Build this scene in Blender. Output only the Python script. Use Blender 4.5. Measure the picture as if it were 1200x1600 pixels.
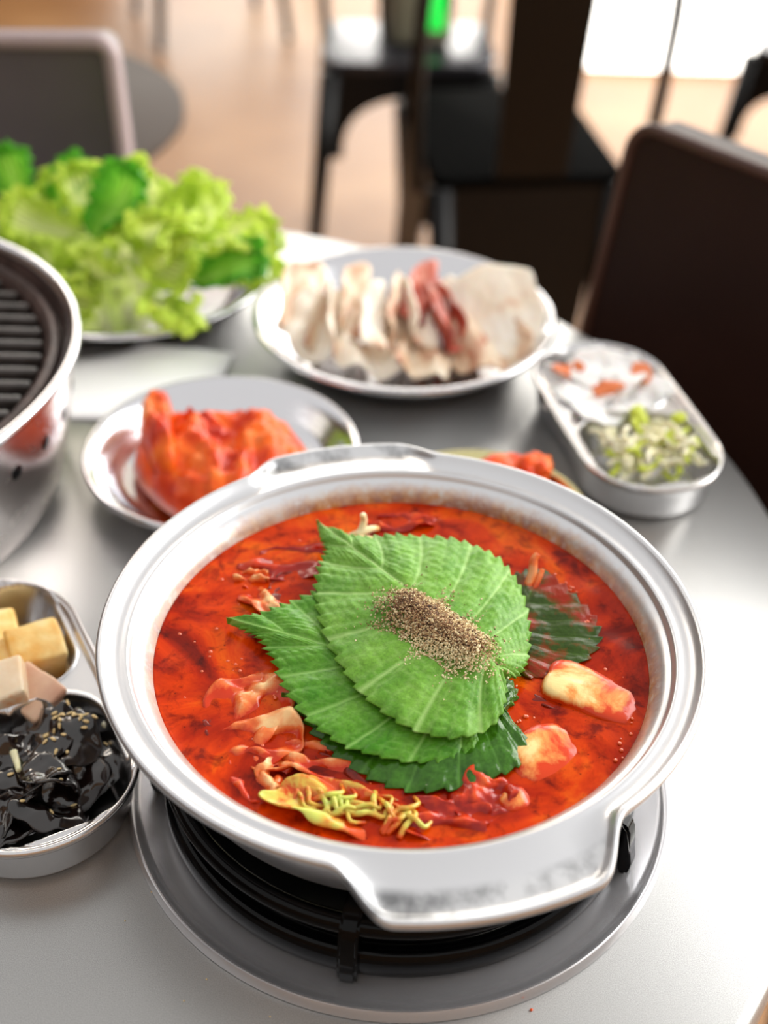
import bpy, bmesh, math, random
import numpy as np
from math import sin, cos, pi, radians as R_, sqrt, atan2, exp
from mathutils import Vector, Matrix, noise as mn

for o in list(bpy.data.objects): bpy.data.objects.remove(o)
SC = bpy.context.scene
COL = SC.collection
rnd = random.Random(7)
T = 0.75                      # height of the table top above the floor

# ------------------------------------------------------------------ camera
F_PX = 1932.0                 # focal length in pixels of the 1200x1600 frame
pitch, roll = R_(37.25), R_(1.51)
Fw = Vector((0, cos(pitch), -sin(pitch))); Rt0 = Vector((1, 0, 0)); Up0 = Rt0.cross(Fw)
Rt = Rt0*cos(roll) + Up0*sin(roll); Up = -Rt0*sin(roll) + Up0*cos(roll)
CAM = Vector((0, 0, T + .47))
cd = bpy.data.cameras.new('camera'); co = bpy.data.objects.new('camera', cd); COL.objects.link(co)
co.matrix_world = Matrix(((Rt.x, Up.x, -Fw.x, CAM.x), (Rt.y, Up.y, -Fw.y, CAM.y), (Rt.z, Up.z, -Fw.z, CAM.z), (0, 0, 0, 1)))
cd.sensor_fit = 'VERTICAL'; cd.sensor_height = 36; cd.lens = F_PX/1600*36
cd.clip_start = .02
cd.dof.use_dof = True; cd.dof.focus_distance = .535; cd.dof.aperture_fstop = 4.1; cd.dof.aperture_blades = 9
SC.camera = co

# ------------------------------------------------------------------ world and light
w = bpy.data.worlds.new('world'); SC.world = w; w.use_nodes = True
w.node_tree.nodes['Background'].inputs[0].default_value = (1.0, .98, .96, 1)
w.node_tree.nodes['Background'].inputs[1].default_value = .75
def area(name, loc, target, sx, sy, power, col=(1, 1, 1)):
    l = bpy.data.lights.new(name, 'AREA'); l.shape = 'RECTANGLE'; l.size = sx; l.size_y = sy; l.energy = power; l.color = col
    o = bpy.data.objects.new(name, l); COL.objects.link(o); o.location = loc
    o.rotation_euler = (Vector(target)-Vector(loc)).to_track_quat('-Z', 'Y').to_euler()
    return o
area('window_daylight', (1.9, 1.5, 1.95), (0.1, .5, T), 1.8, 1.3, 46, (1, .99, .97))
area('added_overhead_light', (-1.4, 3.5, 2.72), (-.3, .8, T), .9, .5, 12, (1, .93, .84))  # warm overhead light from no visible source, added for highlights
SC.view_settings.view_transform = 'Standard'; SC.view_settings.look = 'None'
SC.view_settings.gamma = 1; SC.view_settings.use_curve_mapping = False
SC.view_settings.exposure = 0.28

# ------------------------------------------------------------------ helpers: materials
def lin(c):
    if isinstance(c, str):
        c = tuple(int(c[i:i+2], 16) for i in (0, 2, 4))
    return tuple(((v/255)/12.92 if v/255 <= .04045 else ((v/255+.055)/1.055)**2.4) for v in c) + (1,)
def mat(name, col, rough=.5, metal=0, spec=.5, coat=0, sss=0, trans=0, emit=None, estr=0):
    m = bpy.data.materials.new(name); m.use_nodes = True
    b = m.node_tree.nodes['Principled BSDF']
    b.inputs['Base Color'].default_value = lin(col); b.inputs['Roughness'].default_value = rough
    b.inputs['Metallic'].default_value = metal; b.inputs['Specular IOR Level'].default_value = spec
    b.inputs['Coat Weight'].default_value = coat; b.inputs['Coat Roughness'].default_value = .05
    if sss:
        b.inputs['Subsurface Weight'].default_value = sss; b.inputs['Subsurface Scale'].default_value = .004
        b.inputs['Subsurface Radius'].default_value = (1, .5, .25)
    if trans: b.inputs['Transmission Weight'].default_value = trans
    if emit: b.inputs['Emission Color'].default_value = lin(emit); b.inputs['Emission Strength'].default_value = estr
    return m
def nd(m, t, **kw):
    n = m.node_tree.nodes.new(t)
    for k, v in kw.items(): setattr(n, k, v)
    return n
def lk(m, a, b): m.node_tree.links.new(a, b)
def bs(m): return m.node_tree.nodes['Principled BSDF']
def noise_node(m, scale, detail=4, rough=.55, dist=0, coord='Object', sc=(1, 1, 1)):
    tc = nd(m, 'ShaderNodeTexCoord'); mp = nd(m, 'ShaderNodeMapping'); mp.inputs['Scale'].default_value = sc
    lk(m, tc.outputs[coord], mp.inputs[0])
    n = nd(m, 'ShaderNodeTexNoise'); n.inputs['Scale'].default_value = scale; n.inputs['Detail'].default_value = detail
    n.inputs['Roughness'].default_value = rough; n.inputs['Distortion'].default_value = dist
    lk(m, mp.outputs[0], n.inputs['Vector']); return n
def ramp(m, src, stops, dest=None):
    r = nd(m, 'ShaderNodeValToRGB'); e = r.color_ramp.elements
    while len(e) < len(stops): e.new(.5)
    for i, (p, c) in enumerate(stops):
        e[i].position = p; e[i].color = lin(c) if not isinstance(c, float) else (c, c, c, 1)
    lk(m, src, r.inputs[0])
    if dest is not None: lk(m, r.outputs[0], dest)
    return r
def bump(m, src, strength=.3, dist=.001):
    b = nd(m, 'ShaderNodeBump'); b.inputs['Strength'].default_value = strength; b.inputs['Distance'].default_value = dist
    lk(m, src, b.inputs['Height'])
    bi = bs(m).inputs['Normal']
    if bi.is_linked: lk(m, bi.links[0].from_socket, b.inputs['Normal'])
    lk(m, b.outputs[0], bi); return b
def mix(m, fac, a, b, dest=None, mode='MIX'):
    x = nd(m, 'ShaderNodeMix', data_type='RGBA', blend_type=mode)
    for s, v in ((x.inputs['Factor'], fac), (x.inputs['A'], a), (x.inputs['B'], b)):
        if isinstance(v, (tuple, list, str)): s.default_value = lin(v)
        elif isinstance(v, (int, float)): s.default_value = v
        else: lk(m, v, s)
    if dest is not None: lk(m, x.outputs['Result'], dest)
    return x.outputs['Result']
def noisy(name, stops, scale, rough=.5, bumps=None, detail=4, dist=0, sc=(1, 1, 1), **kw):
    m = mat(name, stops[0][1], rough, **kw)
    n = noise_node(m, scale, detail, .55, dist, sc=sc)
    ramp(m, n.outputs[0], stops, bs(m).inputs['Base Color'])
    if bumps:
        for (s, st, d) in bumps: bump(m, noise_node(m, s, 3).outputs[0], st, d)
    return m

# ------------------------------------------------------------------ helpers: objects
def tag(o, label=None, cat=None, group=None, kind=None):
    if label: o['label'] = label
    if cat: o['category'] = cat
    if group: o['group'] = group
    if kind: o['kind'] = kind
    return o
def thing(name, label, cat, loc=(0, 0, 0), rz=0, group=None):
    o = bpy.data.objects.new(name, None); COL.objects.link(o); o.empty_display_size = .02
    o.location = loc; o.rotation_euler = (0, 0, rz)
    return tag(o, label, cat, group)
def link(name, me, m=None, parent=None, loc=None, rot=None, scale=None):
    o = bpy.data.objects.new(name, me); COL.objects.link(o)
    if m is not None and not me.materials: me.materials.append(m)
    if parent is not None: o.parent = parent
    if loc is not None: o.location = loc
    if rot is not None: o.rotation_euler = rot
    if scale is not None: o.scale = (scale,)*3 if isinstance(scale, (int, float)) else scale
    return o
def mesh(vs, fs, smooth=True):
    me = bpy.data.meshes.new('m'); me.from_pydata([tuple(v) for v in vs], [], [tuple(f) for f in fs]); me.update()
    if smooth: me.polygons.foreach_set('use_smooth', [True]*len(me.polygons))
    return me
def bm_mesh(bm, smooth=True, angle=None):
    bmesh.ops.recalc_face_normals(bm, faces=bm.faces)
    me = bpy.data.meshes.new('m'); bm.to_mesh(me); bm.free()
    if smooth: me.polygons.foreach_set('use_smooth', [True]*len(me.polygons))
    if angle: me.set_sharp_from_angle(angle=R_(angle))
    return me
def grid_faces(nu, nv, closed=False, off=0):
    fs = []
    for i in range(nu-1 if not closed else nu):
        a = i; b = (i+1) % nu
        for j in range(nv-1):
            fs.append((off+a*nv+j, off+b*nv+j, off+b*nv+j+1, off+a*nv+j+1))
    return fs
def lathe(prof, n=96):
    vs = []
    for i in range(n):
        a = 2*pi*i/n
        for r, z in prof: vs.append((r*cos(a), r*sin(a), z))
    fs = grid_faces(n, len(prof), True)
    m = mesh(vs, fs); bm = bmesh.new(); bm.from_mesh(m); bmesh.ops.remove_doubles(bm, verts=bm.verts, dist=1e-6)
    bmesh.ops.recalc_face_normals(bm, faces=bm.faces); bm.to_mesh(m); bm.free()
    m.polygons.foreach_set('use_smooth', [True]*len(m.polygons)); m.set_sharp_from_angle(angle=R_(50)); return m
def spline(pts, n, closed=False):
    """Catmull-Rom through points, n samples"""
    P = [Vector(p) for p in pts]; out = []; k = len(P)
    segs = k if closed else k-1
    for i in range(n):
        t = i/(n if closed else n-1)*segs; s = min(int(t), segs-1); f = t-s
        if closed: a, b, c, d = P[(s-1) % k], P[s], P[(s+1) % k], P[(s+2) % k]
        else: a, b, c, d = P[max(s-1, 0)], P[s], P[min(s+1, k-1)], P[min(s+2, k-1)]
        out.append(.5*((2*b)+(c-a)*f+(2*a-5*b+4*c-d)*f*f+(3*b-a-3*c+d)*f**3))
    return out
def tube(bm, pts, r, seg=8, rfun=None, closed=False, flat=1.0):
    rings = []; n = len(pts); up = Vector((0, 0, 1))
    for i, p in enumerate(pts):
        p = Vector(p)
        if closed: d = Vector(pts[(i+1) % n])-Vector(pts[i-1])
        else: d = Vector(pts[min(i+1, n-1)])-Vector(pts[max(i-1, 0)])
        d.normalize()
        s = d.cross(up)
        if s.length < 1e-3: s = Vector((1, 0, 0))
        s.normalize(); q = s.cross(d)
        rr = r*(rfun(i/(n-1)) if rfun else 1)
        rings.append([bm.verts.new(p+s*rr*cos(2*pi*k/seg)+q*rr*flat*sin(2*pi*k/seg)) for k in range(seg)])
    for i in range(n if closed else n-1):
        A, B = rings[i], rings[(i+1) % n]
        for k in range(seg): bm.faces.new((A[k], A[(k+1) % seg], B[(k+1) % seg], B[k]))
    if not closed:
        bm.faces.new(rings[0][::-1]); bm.faces.new(rings[-1])
def tube_mesh(pts, r, seg=8, rfun=None, closed=False, flat=1.0):
    bm = bmesh.new(); tube(bm, pts, r, seg, rfun, closed, flat); return bm_mesh(bm)
def box_bm(bm, c, s, rz=0, bev=0, segs=2):
    g = bmesh.ops.create_cube(bm, size=1)['verts']
    M = Matrix.Translation(c) @ Matrix.Rotation(rz, 4, 'Z') @ Matrix.Diagonal((*s, 1))
    bmesh.ops.transform(bm, matrix=M, verts=g)
    if bev:
        es = list({e for v in g for e in v.link_edges})
        bmesh.ops.bevel(bm, geom=es, offset=bev, segments=segs, affect='EDGES', profile=.5)
def box_mesh(c, s, rz=0, bev=0, segs=2):
    bm = bmesh.new(); box_bm(bm, c, s, rz, bev, segs); return bm_mesh(bm, True, 40)
def cp(o, parent=None):
    c = o.copy(); COL.objects.link(c)
    if parent is not None: c.parent = parent; c.matrix_parent_inverse = o.matrix_parent_inverse
    for ch in list(o.children): cp(ch, c)
    return c
def nz(x, y, z, s=1.0): return mn.noise(Vector((x*s, y*s, z*s)))
def sstep(a, b, x):
    t = min(1, max(0, (x-a)/(b-a))); return t*t*(3-2*t)
def solidify(me, th):
    """give a sheet mesh real thickness"""
    n = len(me.vertices); co_ = [v.co.copy() for v in me.vertices]; nr_ = [v.normal.copy() for v in me.vertices]
    vs = co_+[c-q*th for c, q in zip(co_, nr_)]
    fs = [tuple(p.vertices) for p in me.polygons]; ec = {}
    for f in fs:
        for k in range(len(f)):
            e = (f[k], f[(k+1) % len(f)]); ec[e] = 1
    out = fs+[tuple(i+n for i in f[::-1]) for f in fs]
    for (a, b) in ec:
        if (b, a) not in ec: out.append((b, a, a+n, b+n))
    return mesh(vs, out)

# ------------------------------------------------------------------ materials
M = {}
def steel(name, base, rough, rs=.06, scratch=900, stretch=(1, 1, 1)):
    m = mat(name, base, rough, metal=1)
    n = noise_node(m, 60, 5, sc=stretch)
    r = nd(m, 'ShaderNodeMapRange'); r.inputs['To Min'].default_value = rough-rs; r.inputs['To Max'].default_value = rough+rs
    lk(m, n.outputs[0], r.inputs[0]); lk(m, r.outputs[0], bs(m).inputs['Roughness'])
    bump(m, noise_node(m, scratch, 2, sc=stretch).outputs[0], .04, .0003)
    return m
M['steel'] = steel('plate_steel', 'd8d8dc', .17)
M['dish_steel'] = steel('dish_steel', 'd2d1d2', .24)
M['trim_steel'] = steel('trim_steel', 'dcdce0', .24); bs(M['trim_steel']).inputs['Metallic'].default_value = .78
M['grill_steel'] = steel('grill_steel', 'd6cfcc', .26)
# table paint: silver grey with a fine sparkle
m = M['table'] = mat('silver_table_paint', 'b0b0af', .33, metal=.65)
n = noise_node(m, 2600, 2); r = ramp(m, n.outputs[0], [(.3, '969695'), (.7, 'bcbcbb')]); 
lk(m, r.outputs[0], bs(m).inputs['Base Color']); bump(m, noise_node(m, 1500, 3).outputs[0], .12, .0003)
# pot aluminium, with the broth stain at the waterline and cloudy tarnish on the handles
m = M['pot'] = mat('cast_aluminium', 'd6d7da', .32, metal=.92)
tc = nd(m, 'ShaderNodeTexCoord'); sp = nd(m, 'ShaderNodeSeparateXYZ'); lk(m, tc.outputs['Object'], sp.inputs[0])
ln = nd(m, 'ShaderNodeVectorMath', operation='MULTIPLY'); ln.inputs[1].default_value = (1, 1, 0); lk(m, tc.outputs['Object'], ln.inputs[0])
le = nd(m, 'ShaderNodeVectorMath', operation='LENGTH'); lk(m, ln.outputs[0], le.inputs[0])
cl = noise_node(m, 38, 7, .62)
rc = ramp(m, cl.outputs[0], [(.36, '7c7d7f'), (.47, 'aeafb1'), (.58, 'd8d9db')])
rr = nd(m, 'ShaderNodeMapRange'); rr.inputs['From Min'].default_value = .1335; rr.inputs['From Max'].default_value = .1375
lk(m, le.outputs['Value'], rr.inputs[0])
rr2 = nd(m, 'ShaderNodeMapRange'); rr2.inputs['From Min'].default_value = .1500; rr2.inputs['From Max'].default_value = .1470
lk(m, le.outputs['Value'], rr2.inputs[0])
mu = nd(m, 'ShaderNodeMath', operation='MULTIPLY'); lk(m, rr.outputs[0], mu.inputs[0]); lk(m, rr2.outputs[0], mu.inputs[1])
c1 = mix(m, mu.outputs[0], 'd6d7da', rc.outputs[0])
sn = noise_node(m, 210, 6, .7)
# stain mask from radius (inner wall) + noise
add = nd(m, 'ShaderNodeMath', operation='MULTIPLY_ADD'); lk(m, sn.outputs[0], add.inputs[0]); add.inputs[1].default_value = .0075; lk(m, le.outputs['Value'], add.inputs[2])
ra = ramp(m, add.outputs[0], [(.1152, 1.0), (.1190, 0.0)]); ra.color_ramp.elements.new(.1170).color = (.55, .55, .55, 1)
sc_ = noise_node(m, 90, 5, .7)
rs = ramp(m, sc_.outputs[0], [(.36, 'd0c8ba'), (.46, 'c88c30'), (.58, 'a05812'), (.70, 'd8cfc2')])
pn = ramp(m, noise_node(m, 11, 3).outputs[0], [(.36, .45), (.55, 1.0)]); pm_ = nd(m, 'ShaderNodeMath', operation='MULTIPLY'); lk(m, ra.outputs[0], pm_.inputs[0]); lk(m, pn.outputs[0], pm_.inputs[1])
c2 = mix(m, pm_.outputs[0], c1, rs.outputs[0], bs(m).inputs['Base Color'])
inv = nd(m, 'ShaderNodeMapRange'); inv.inputs['To Min'].default_value = .92; inv.inputs['To Max'].default_value = .1; lk(m, ra.outputs[0], inv.inputs[0]); lk(m, inv.outputs[0], bs(m).inputs['Metallic'])
bump(m, noise_node(m, 500, 4).outputs[0], .08, .0004)
M['black'] = mat('black_enamel', '040405', .13, spec=.14, coat=.03); bump(M['black'], noise_node(M['black'], 140, 4).outputs[0], .15, .0006)
M['iron'] = noisy('black_cast_iron', [(.35, '2a2624'), (.65, '464140')], 60, .32, [(300, .25, .0006)])
M['grillrim'] = noisy('brown_burnt_iron', [(.35, '3a2e2b'), (.65, '5c4a45')], 80, .42, [(260, .3, .0006)])
# soup
m = M['soup'] = mat('red_chilli_broth', 'b02a05', .16, spec=.14, coat=.0)
n1 = noise_node(m, 22, 6, .6, .8); n2 = noise_node(m, 420, 4, .7)
r1 = ramp(m, n1.outputs[0], [(.32, '6e1001'), (.43, 'a42201'), (.54, 'ca3a02'), (.66, 'de6008')])
r2 = ramp(m, n2.outputs[0], [(.28, '4a0a03'), (.36, 'ffffff'), (.70, 'ffffff'), (.76, 'ffb080')])
n3 = noise_node(m, 95, 6, .65, .5); r3 = ramp(m, n3.outputs[0], [(.34, 'a89088'), (.5, 'ffffff')])
mx_ = mix(m, 1.0, r1.outputs[0], r2.outputs[0], None, 'MULTIPLY'); mix(m, 1.0, mx_, r3.outputs[0], bs(m).inputs['Base Color'], 'MULTIPLY')
bump(m, n1.outputs[0], .25, .0012); bump(m, noise_node(m, 300, 3).outputs[0], .15, .0004)
bs(m).inputs['Subsurface Weight'].default_value = .25; bs(m).inputs['Subsurface Scale'].default_value = .004
def coated(name, cream, mid, red, scale, a, b, **kw):
    m = mat(name, cream, .2, spec=.3, coat=.15, sss=.2, **kw)
    n0 = noise_node(m, scale, 5, .6, .4)
    ge = nd(m, 'ShaderNodeNewGeometry'); sx_ = nd(m, 'ShaderNodeSeparateXYZ'); lk(m, ge.outputs['Position'], sx_.inputs[0])
    wl = nd(m, 'ShaderNodeMapRange'); wl.inputs['From Min'].default_value = T+.0815; wl.inputs['From Max'].default_value = T+.0845
    wl.inputs['To Min'].default_value = .22; wl.inputs['To Max'].default_value = -.02; lk(m, sx_.outputs['Z'], wl.inputs[0])
    n = nd(m, 'ShaderNodeMath', operation='ADD'); lk(m, n0.outputs[0], n.inputs[0]); lk(m, wl.outputs[0], n.inputs[1])
    ramp(m, n.outputs[0], [(a+.02, cream), ((a+b)/2+.01, mid), (b, red)], bs(m).inputs['Base Color'])
    bump(m, noise_node(m, 260, 3).outputs[0], .3, .0006); return m
M['cabbage'] = coated('broth_soaked_cabbage', 'f4c48a', 'e8783a', 'cc3408', 45, .36, .66)
M['cabbage_red'] = coated('red_soaked_cabbage', 'e8682a', 'd23c0c', '9c1804', 60, .3, .62)
M['cabbage_green'] = coated('green_soaked_cabbage', 'c9cf62', 'd8b04a', 'd04a10', 90, .36, .66)
M['radish'] = coated('broth_stained_radish', 'ecd08e', 'e89a50', 'd23c08', 42, .40, .62)
M['darkmush'] = coated('dark_soaked_mushroom', '5a1404', '3a0a03', '7c1a05', 80, .35, .65)
M['sprout'] = coated('pale_sprout', 'f5e6b8', 'f0c884', 'e08a40', 70, .4, .75)
M['bubble'] = mat('oil_droplet', 'e2581c', .05, coat=1)

# perilla leaf: colour attribute 'vein' picks the pale vein net
def leafmat(name, c_lo, c_hi, vein, rough=.42, coat=0.0, red=None):
    m = mat(name, c_hi, rough, spec=.22, coat=coat*.4)
    at = nd(m, 'ShaderNodeAttribute', attribute_name='vein')
    n = noise_node(m, 45, 5, .6)
    r = ramp(m, n.outputs[0], [(.32, c_lo), (.66, c_hi)])
    fine = noise_node(m, 900, 3)
    rf = ramp(m, fine.outputs[0], [(.3, 'd8d8d8'), (.7, 'ffffff')])
    c = mix(m, 1.0, r.outputs[0], rf.outputs[0], None, 'MULTIPLY')
    c = mix(m, at.outputs['Fac'], c, vein)
    if red:
        rn = ramp(m, noise_node(m, 50, 5, .6).outputs[0], [(.45, 0.0), (.58, 1.0)])
        c = mix(m, rn.outputs[0], c, red)
    lk(m, c, bs(m).inputs['Base Color'])
    bump(m, fine.outputs[0], .25, .0004)
    v = nd(m, 'ShaderNodeTexVoronoi'); v.inputs['Scale'].default_value = 330; v.feature = 'F1'
    tcc = nd(m, 'ShaderNodeTexCoord'); lk(m, tcc.outputs['Object'], v.inputs['Vector'])
    bump(m, v.outputs['Distance'], -.5, .0011)
    return m
M['leaf'] = leafmat('perilla_leaf_dry', '518e20', '7ab03e', 'a8cc7c')
M['leaf2'] = leafmat('perilla_leaf_damp', '418414', '66a22e', '92c266', .34)
M['leaf_wet'] = leafmat('perilla_leaf_wet', '265208', '3f7416', '568a34', .18, .5)
M['leaf_sunk'] = leafmat('perilla_leaf_sunk', '27380a', '34500f', '405c1c', .2, .0, '8c2204')
# lettuce
def lettuce_mat(name, rib, midc, edge):
    m = mat(name, midc, .4, spec=.4)
    at = nd(m, 'ShaderNodeAttribute', attribute_name='edge')
    n = noise_node(m, 30, 4)
    ad = nd(m, 'ShaderNodeMath', operation='MULTIPLY_ADD'); lk(m, n.outputs[0], ad.inputs[0]); ad.inputs[1].default_value = .4; lk(m, at.outputs['Fac'], ad.inputs[2])
    r = ramp(m, ad.outputs[0], [(.15, rib), (.5, midc), (1.0, edge)], bs(m).inputs['Base Color'])
    bump(m, noise_node(m, 110, 4).outputs[0], .5, .003)
    tr = nd(m, 'ShaderNodeBsdfTranslucent'); lk(m, r.outputs[0], tr.inputs[0])
    mx = nd(m, 'ShaderNodeMixShader'); mx.inputs[0].default_value = .45
    out = m.node_tree.nodes['Material Output']
    lk(m, bs(m).outputs[0], mx.inputs[1]); lk(m, tr.outputs[0], mx.inputs[2]); lk(m, mx.outputs[0], out.inputs[0]); return m
M['lettuce'] = lettuce_mat('lettuce_pale', 'fafbe6', 'ecf4a4', 'd4e962')
M['lettuce_green'] = lettuce_mat('lettuce_green', 'd6ec90', '94d048', '62b432')
M['marinade'] = noisy('red_marinated_meat', [(.33, 'b82404'), (.47, 'e04808'), (.6, 'f07020'), (.74, 'f4a878')], 34, .3, [(120, .6, .002)], coat=.05, spec=.25, sss=.1)
M['kimchi'] = noisy('orange_kimchi', [(.35, 'd83408'), (.55, 'f4641a'), (.75, 'f9a050')], 60, .3, [(160, .5, .001)], coat=.1, spec=.25)
M['redsauce'] = noisy('dark_red_sauce', [(.35, '8c1204'), (.65, 'b82808')], 40, .14, coat=.6)
M['meat_white'] = noisy('fatty_meat', [(.32, 'd89c78'), (.42, 'f6e6d0'), (.72, 'fffaf0')], 26, .38, [(150, .3, .001)], sss=.15)
M['meat_tan'] = noisy('cream_tan_meat', [(.34, 'b87454'), (.48, 'dfc0a0'), (.68, 'f4e8d2')], 34, .36, [(150, .3, .001)], sc=(2.2, 1, 1), sss=.15)
M['meat_red'] = noisy('red_lean_meat', [(.38, 'a23a28'), (.55, 'c45c44'), (.70, 'e0a08a')], 30, .36, [(150, .3, .001)], sc=(2, 1, 1), sss=.15)
M['tofu'] = noisy('pale_fish_cake', [(.35, 'f0d0a8'), (.6, 'f8e4c6'), (.7, 'f0a458')], 45, .4, [(200, .3, .0006)], sss=.2)
M['tofu_fried'] = noisy('golden_fried_tofu', [(.35, 'eeb050'), (.55, 'f8d488'), (.8, 'fce8b8')], 60, .42, [(160, .5, .0012)], sss=.15)
M['tofu_pink'] = noisy('pinkish_fish_cake', [(.35, 'd9a68a'), (.6, 'e9c4a6')], 45, .4, [(200, .3, .0006)], sss=.2)
M['ear'] = noisy('black_wood_ear', [(.35, '0a0707'), (.7, '221613')], 50, .12, [(90, .35, .0012)], coat=.7)
M['sesame'] = mat('sesame_seed', 'ecd196', .4)
M['radish_w'] = mat('white_pickled_radish', 'fffdfb', .3, sss=.2); M['carrot'] = mat('orange_pickled_carrot', 'f0854c', .3, sss=.1)
M['bean'] = noisy('bean_sprout_pale', [(.4, 'f0eabc'), (.7, 'fffbe8')], 60, .3, sss=.15); M['bean_y'] = mat('bean_sprout_green_head', 'cfdc4a', .35)
M['paper'] = mat('white_napkin_paper', 'fcfdff', .9)
M['leather'] = noisy('dark_brown_leather', [(.35, '241310'), (.7, '2a1713')], 8, .55, [(420, .25, .0008)], spec=.2); M['leather_seam'] = mat('brown_leather_piping', '4a2f28', .45)
M['leather_g'] = noisy('mauve_grey_leather', [(.35, '4e474a'), (.7, '5d565a')], 5, .42, [(420, .25, .0008)]); M['leather_gs'] = mat('mauve_piping', 'a89698', .45)
M['metalblk'] = mat('black_painted_metal', '080707', .35, spec=.25); M['matteblk'] = mat('matte_black_seat', '040404', .9, spec=.02); M['metalgrey'] = mat('sheen_grey_metal_seat', '3a3a40', .2, metal=.6)  # metalgrey: black seat with its reflected sheen put into the grey base
M['floor'] = noisy('tan_floor', [(.35, '865c36'), (.55, '9a7048'), (.7, 'a67e56')], 1.6, .42, detail=3, spec=.3)
M['wall'] = mat('white_plaster', 'ebe8e2', .8); M['wallbrown'] = mat('brown_wall', '4a3526', .6)
M['window'] = mat('daylit_window', 'ffffff', .5, emit='fffdf6', estr=4.0)
M['frame'] = mat('window_frame', '2a2724', .5)
M['lamp'] = mat('added_lamp_diffuser', 'ffffff', .5, emit='ffe2b8', estr=6)  # glow of the added overhead lamp
M['greenlit'] = mat('green_lit_strip', '20d048', .4, emit='18e04a', estr=.75)
M['olive'] = mat('olive_grey_plastic', '6d6a58', .5)
M['chrome'] = mat('chair_grey_metal', '8c8a92', .25, metal=.8)

# ------------------------------------------------------------------ room
def struct(name, me, m, parent=None):
    o = link(name, me, m, parent)
    if parent is None: o['kind'] = 'structure'
    return o
struct('floor', box_mesh((0, 1.5, -.03), (7, 9.4, .06)), M['floor'])
# back wall stands at 5.4 m, brown on the left, with a tall daylit window right of it
struct('wall_back', box_mesh((-2.35, 5.45, 1.4), (2.3, .1, 2.8)), M['wallbrown'])
wn = struct('window_1', box_mesh((-.35, 5.43, 1.35), (1.7, .04, 2.5)), M['window'])
bm = bmesh.new()
for x in (-1.18, -.35, .48): box_bm(bm, (x, 5.39, 1.35), (.05, .05, 2.7))
for z in (.06, 2.64): box_bm(bm, (-.35, 5.39, z), (1.7, .05, .09))
link('window_frame', bm_mesh(bm, False), M['frame'], wn)
wn = struct('window_2', box_mesh((2.0, 3.88, 1.37), (2.9, .04, 2.7)), M['window'])
bm = bmesh.new()
for x in (.53, 3.45): box_bm(bm, (x, 3.85, 1.4), (.05, .05, 2.8))
box_bm(bm, (2.0, 3.85, 2.75), (2.9, .05, .09))
link('window_frame', bm_mesh(bm, False), M['frame'], wn)
struct('wall_front', box_mesh((0, -2.25, 1.4), (7, .1, 2.8)), mat('warm_tan_wall', '9a7c60', .7))
struct('wall_right', box_mesh((3.55, .85, 1.4), (.1, 6.1, 2.8)), M['wall'])
wn = struct('window_3', box_mesh((3.48, 1.5, 1.45), (.04, 3.2, 2.1)), M['window'])
bm = bmesh.new()
for y in (-.12, 1.5, 3.12): box_bm(bm, (3.45, y, 1.45), (.05, .06, 2.2))
for z in (.38, 2.52): box_bm(bm, (3.45, 1.5, z), (.05, 3.3, .06))
link('window_frame', bm_mesh(bm, False), M['frame'], wn)
struct('wall_left', box_mesh((-3.45, 1.5, 1.4), (.1, 9, 2.8)), M['wallbrown'])
struct('ceiling', box_mesh((0, 4.35, 2.84), (7, 2.3, .06)), M['wall'])

# ------------------------------------------------------------------ table
TC = (-.239, .566); TR = .489
t = thing('dining_table', 'round silver-grey dining table carrying the dishes, pot and grill', 'table', (TC[0], TC[1], 0))
link('tabletop', lathe([(0, T), (TR-.006, T), (TR-.002, T-.002), (TR, T-.006), (TR, T-.024), (TR-.004, T-.028), (0, T-.028)], 200), M['table'], t)
link('pedestal', lathe([(0, T-.0285), (.09, T-.0285), (.09, T-.04), (.04, T-.06), (.04, .05), (.06, .025), (0, .025)], 48), M['metalblk'], t)
link('base', lathe([(0, .026), (.06, .026), (.17, .012), (.18, .001), (0, .001)], 64), M['metalblk'], t)

# ------------------------------------------------------------------ burner
BC = (.0107, .405)
t = thing('gas_burner', 'round gas burner with steel trim ring and black pan support under the pot', 'burner', (*BC, T))
link('trim_ring', lathe([(.1085, .0012), (.1085, .0035), (.112, .0038), (.124, .0042), (.1268, .0050), (.1282, .0062), (.1295, .0060), (.1303, .0042), (.1306, .0006), (.125, .0004), (.1085, .0004)], 180), M['trim_steel'], t)
link('drip_bowl', lathe([(0, .0022), (.09, .0022), (.1125, .0046), (.1135, .008), (.1125, .0165), (.110, .0185), (.105, .0175), (.100, .012), (.06, .008), (0, .0075)], 140), M['black'], t)
link('burner_head', lathe([(0, .0085), (.03, .0085), (.032, .02), (.034, .024), (.03, .027), (0, .028)], 64), M['iron'], t)
ring = [(cos(2*pi*i/120)*.1085, sin(2*pi*i/120)*.1085, .0325) for i in range(120)]
link('support_ring', tube_mesh(ring, .0046, 10, closed=True), M['black'], t)
for k in range(5):
    a = R_(-100.3+72*k)
    bm = bmesh.new()
    prof = [(.118, .0048), (.1195, .012), (.1175, .022), (.116, .034), (.113, .0375), (.104, .0395), (.06, .0395), (.055, .036), (.06, .033), (.098, .032), (.104, .028), (.106, .020), (.1145, .014), (.1135, .0048)]
    W_ = .0042; n = len(prof)
    va = [bm.verts.new((r, -W_, z)) for r, z in prof]; vb = [bm.verts.new((r, W_, z)) for r, z in prof]
    bm.faces.new(va); bm.faces.new(vb[::-1])
    for i in range(n): bm.faces.new((va[i], vb[i], vb[(i+1) % n], va[(i+1) % n]))
    bmesh.ops.bevel(bm, geom=[e for e in bm.edges], offset=.0013, segments=2, affect='EDGES')
    link('support_arm', bm_mesh(bm, True, 45), M['black'], t, rot=(0, 0, a))

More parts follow.
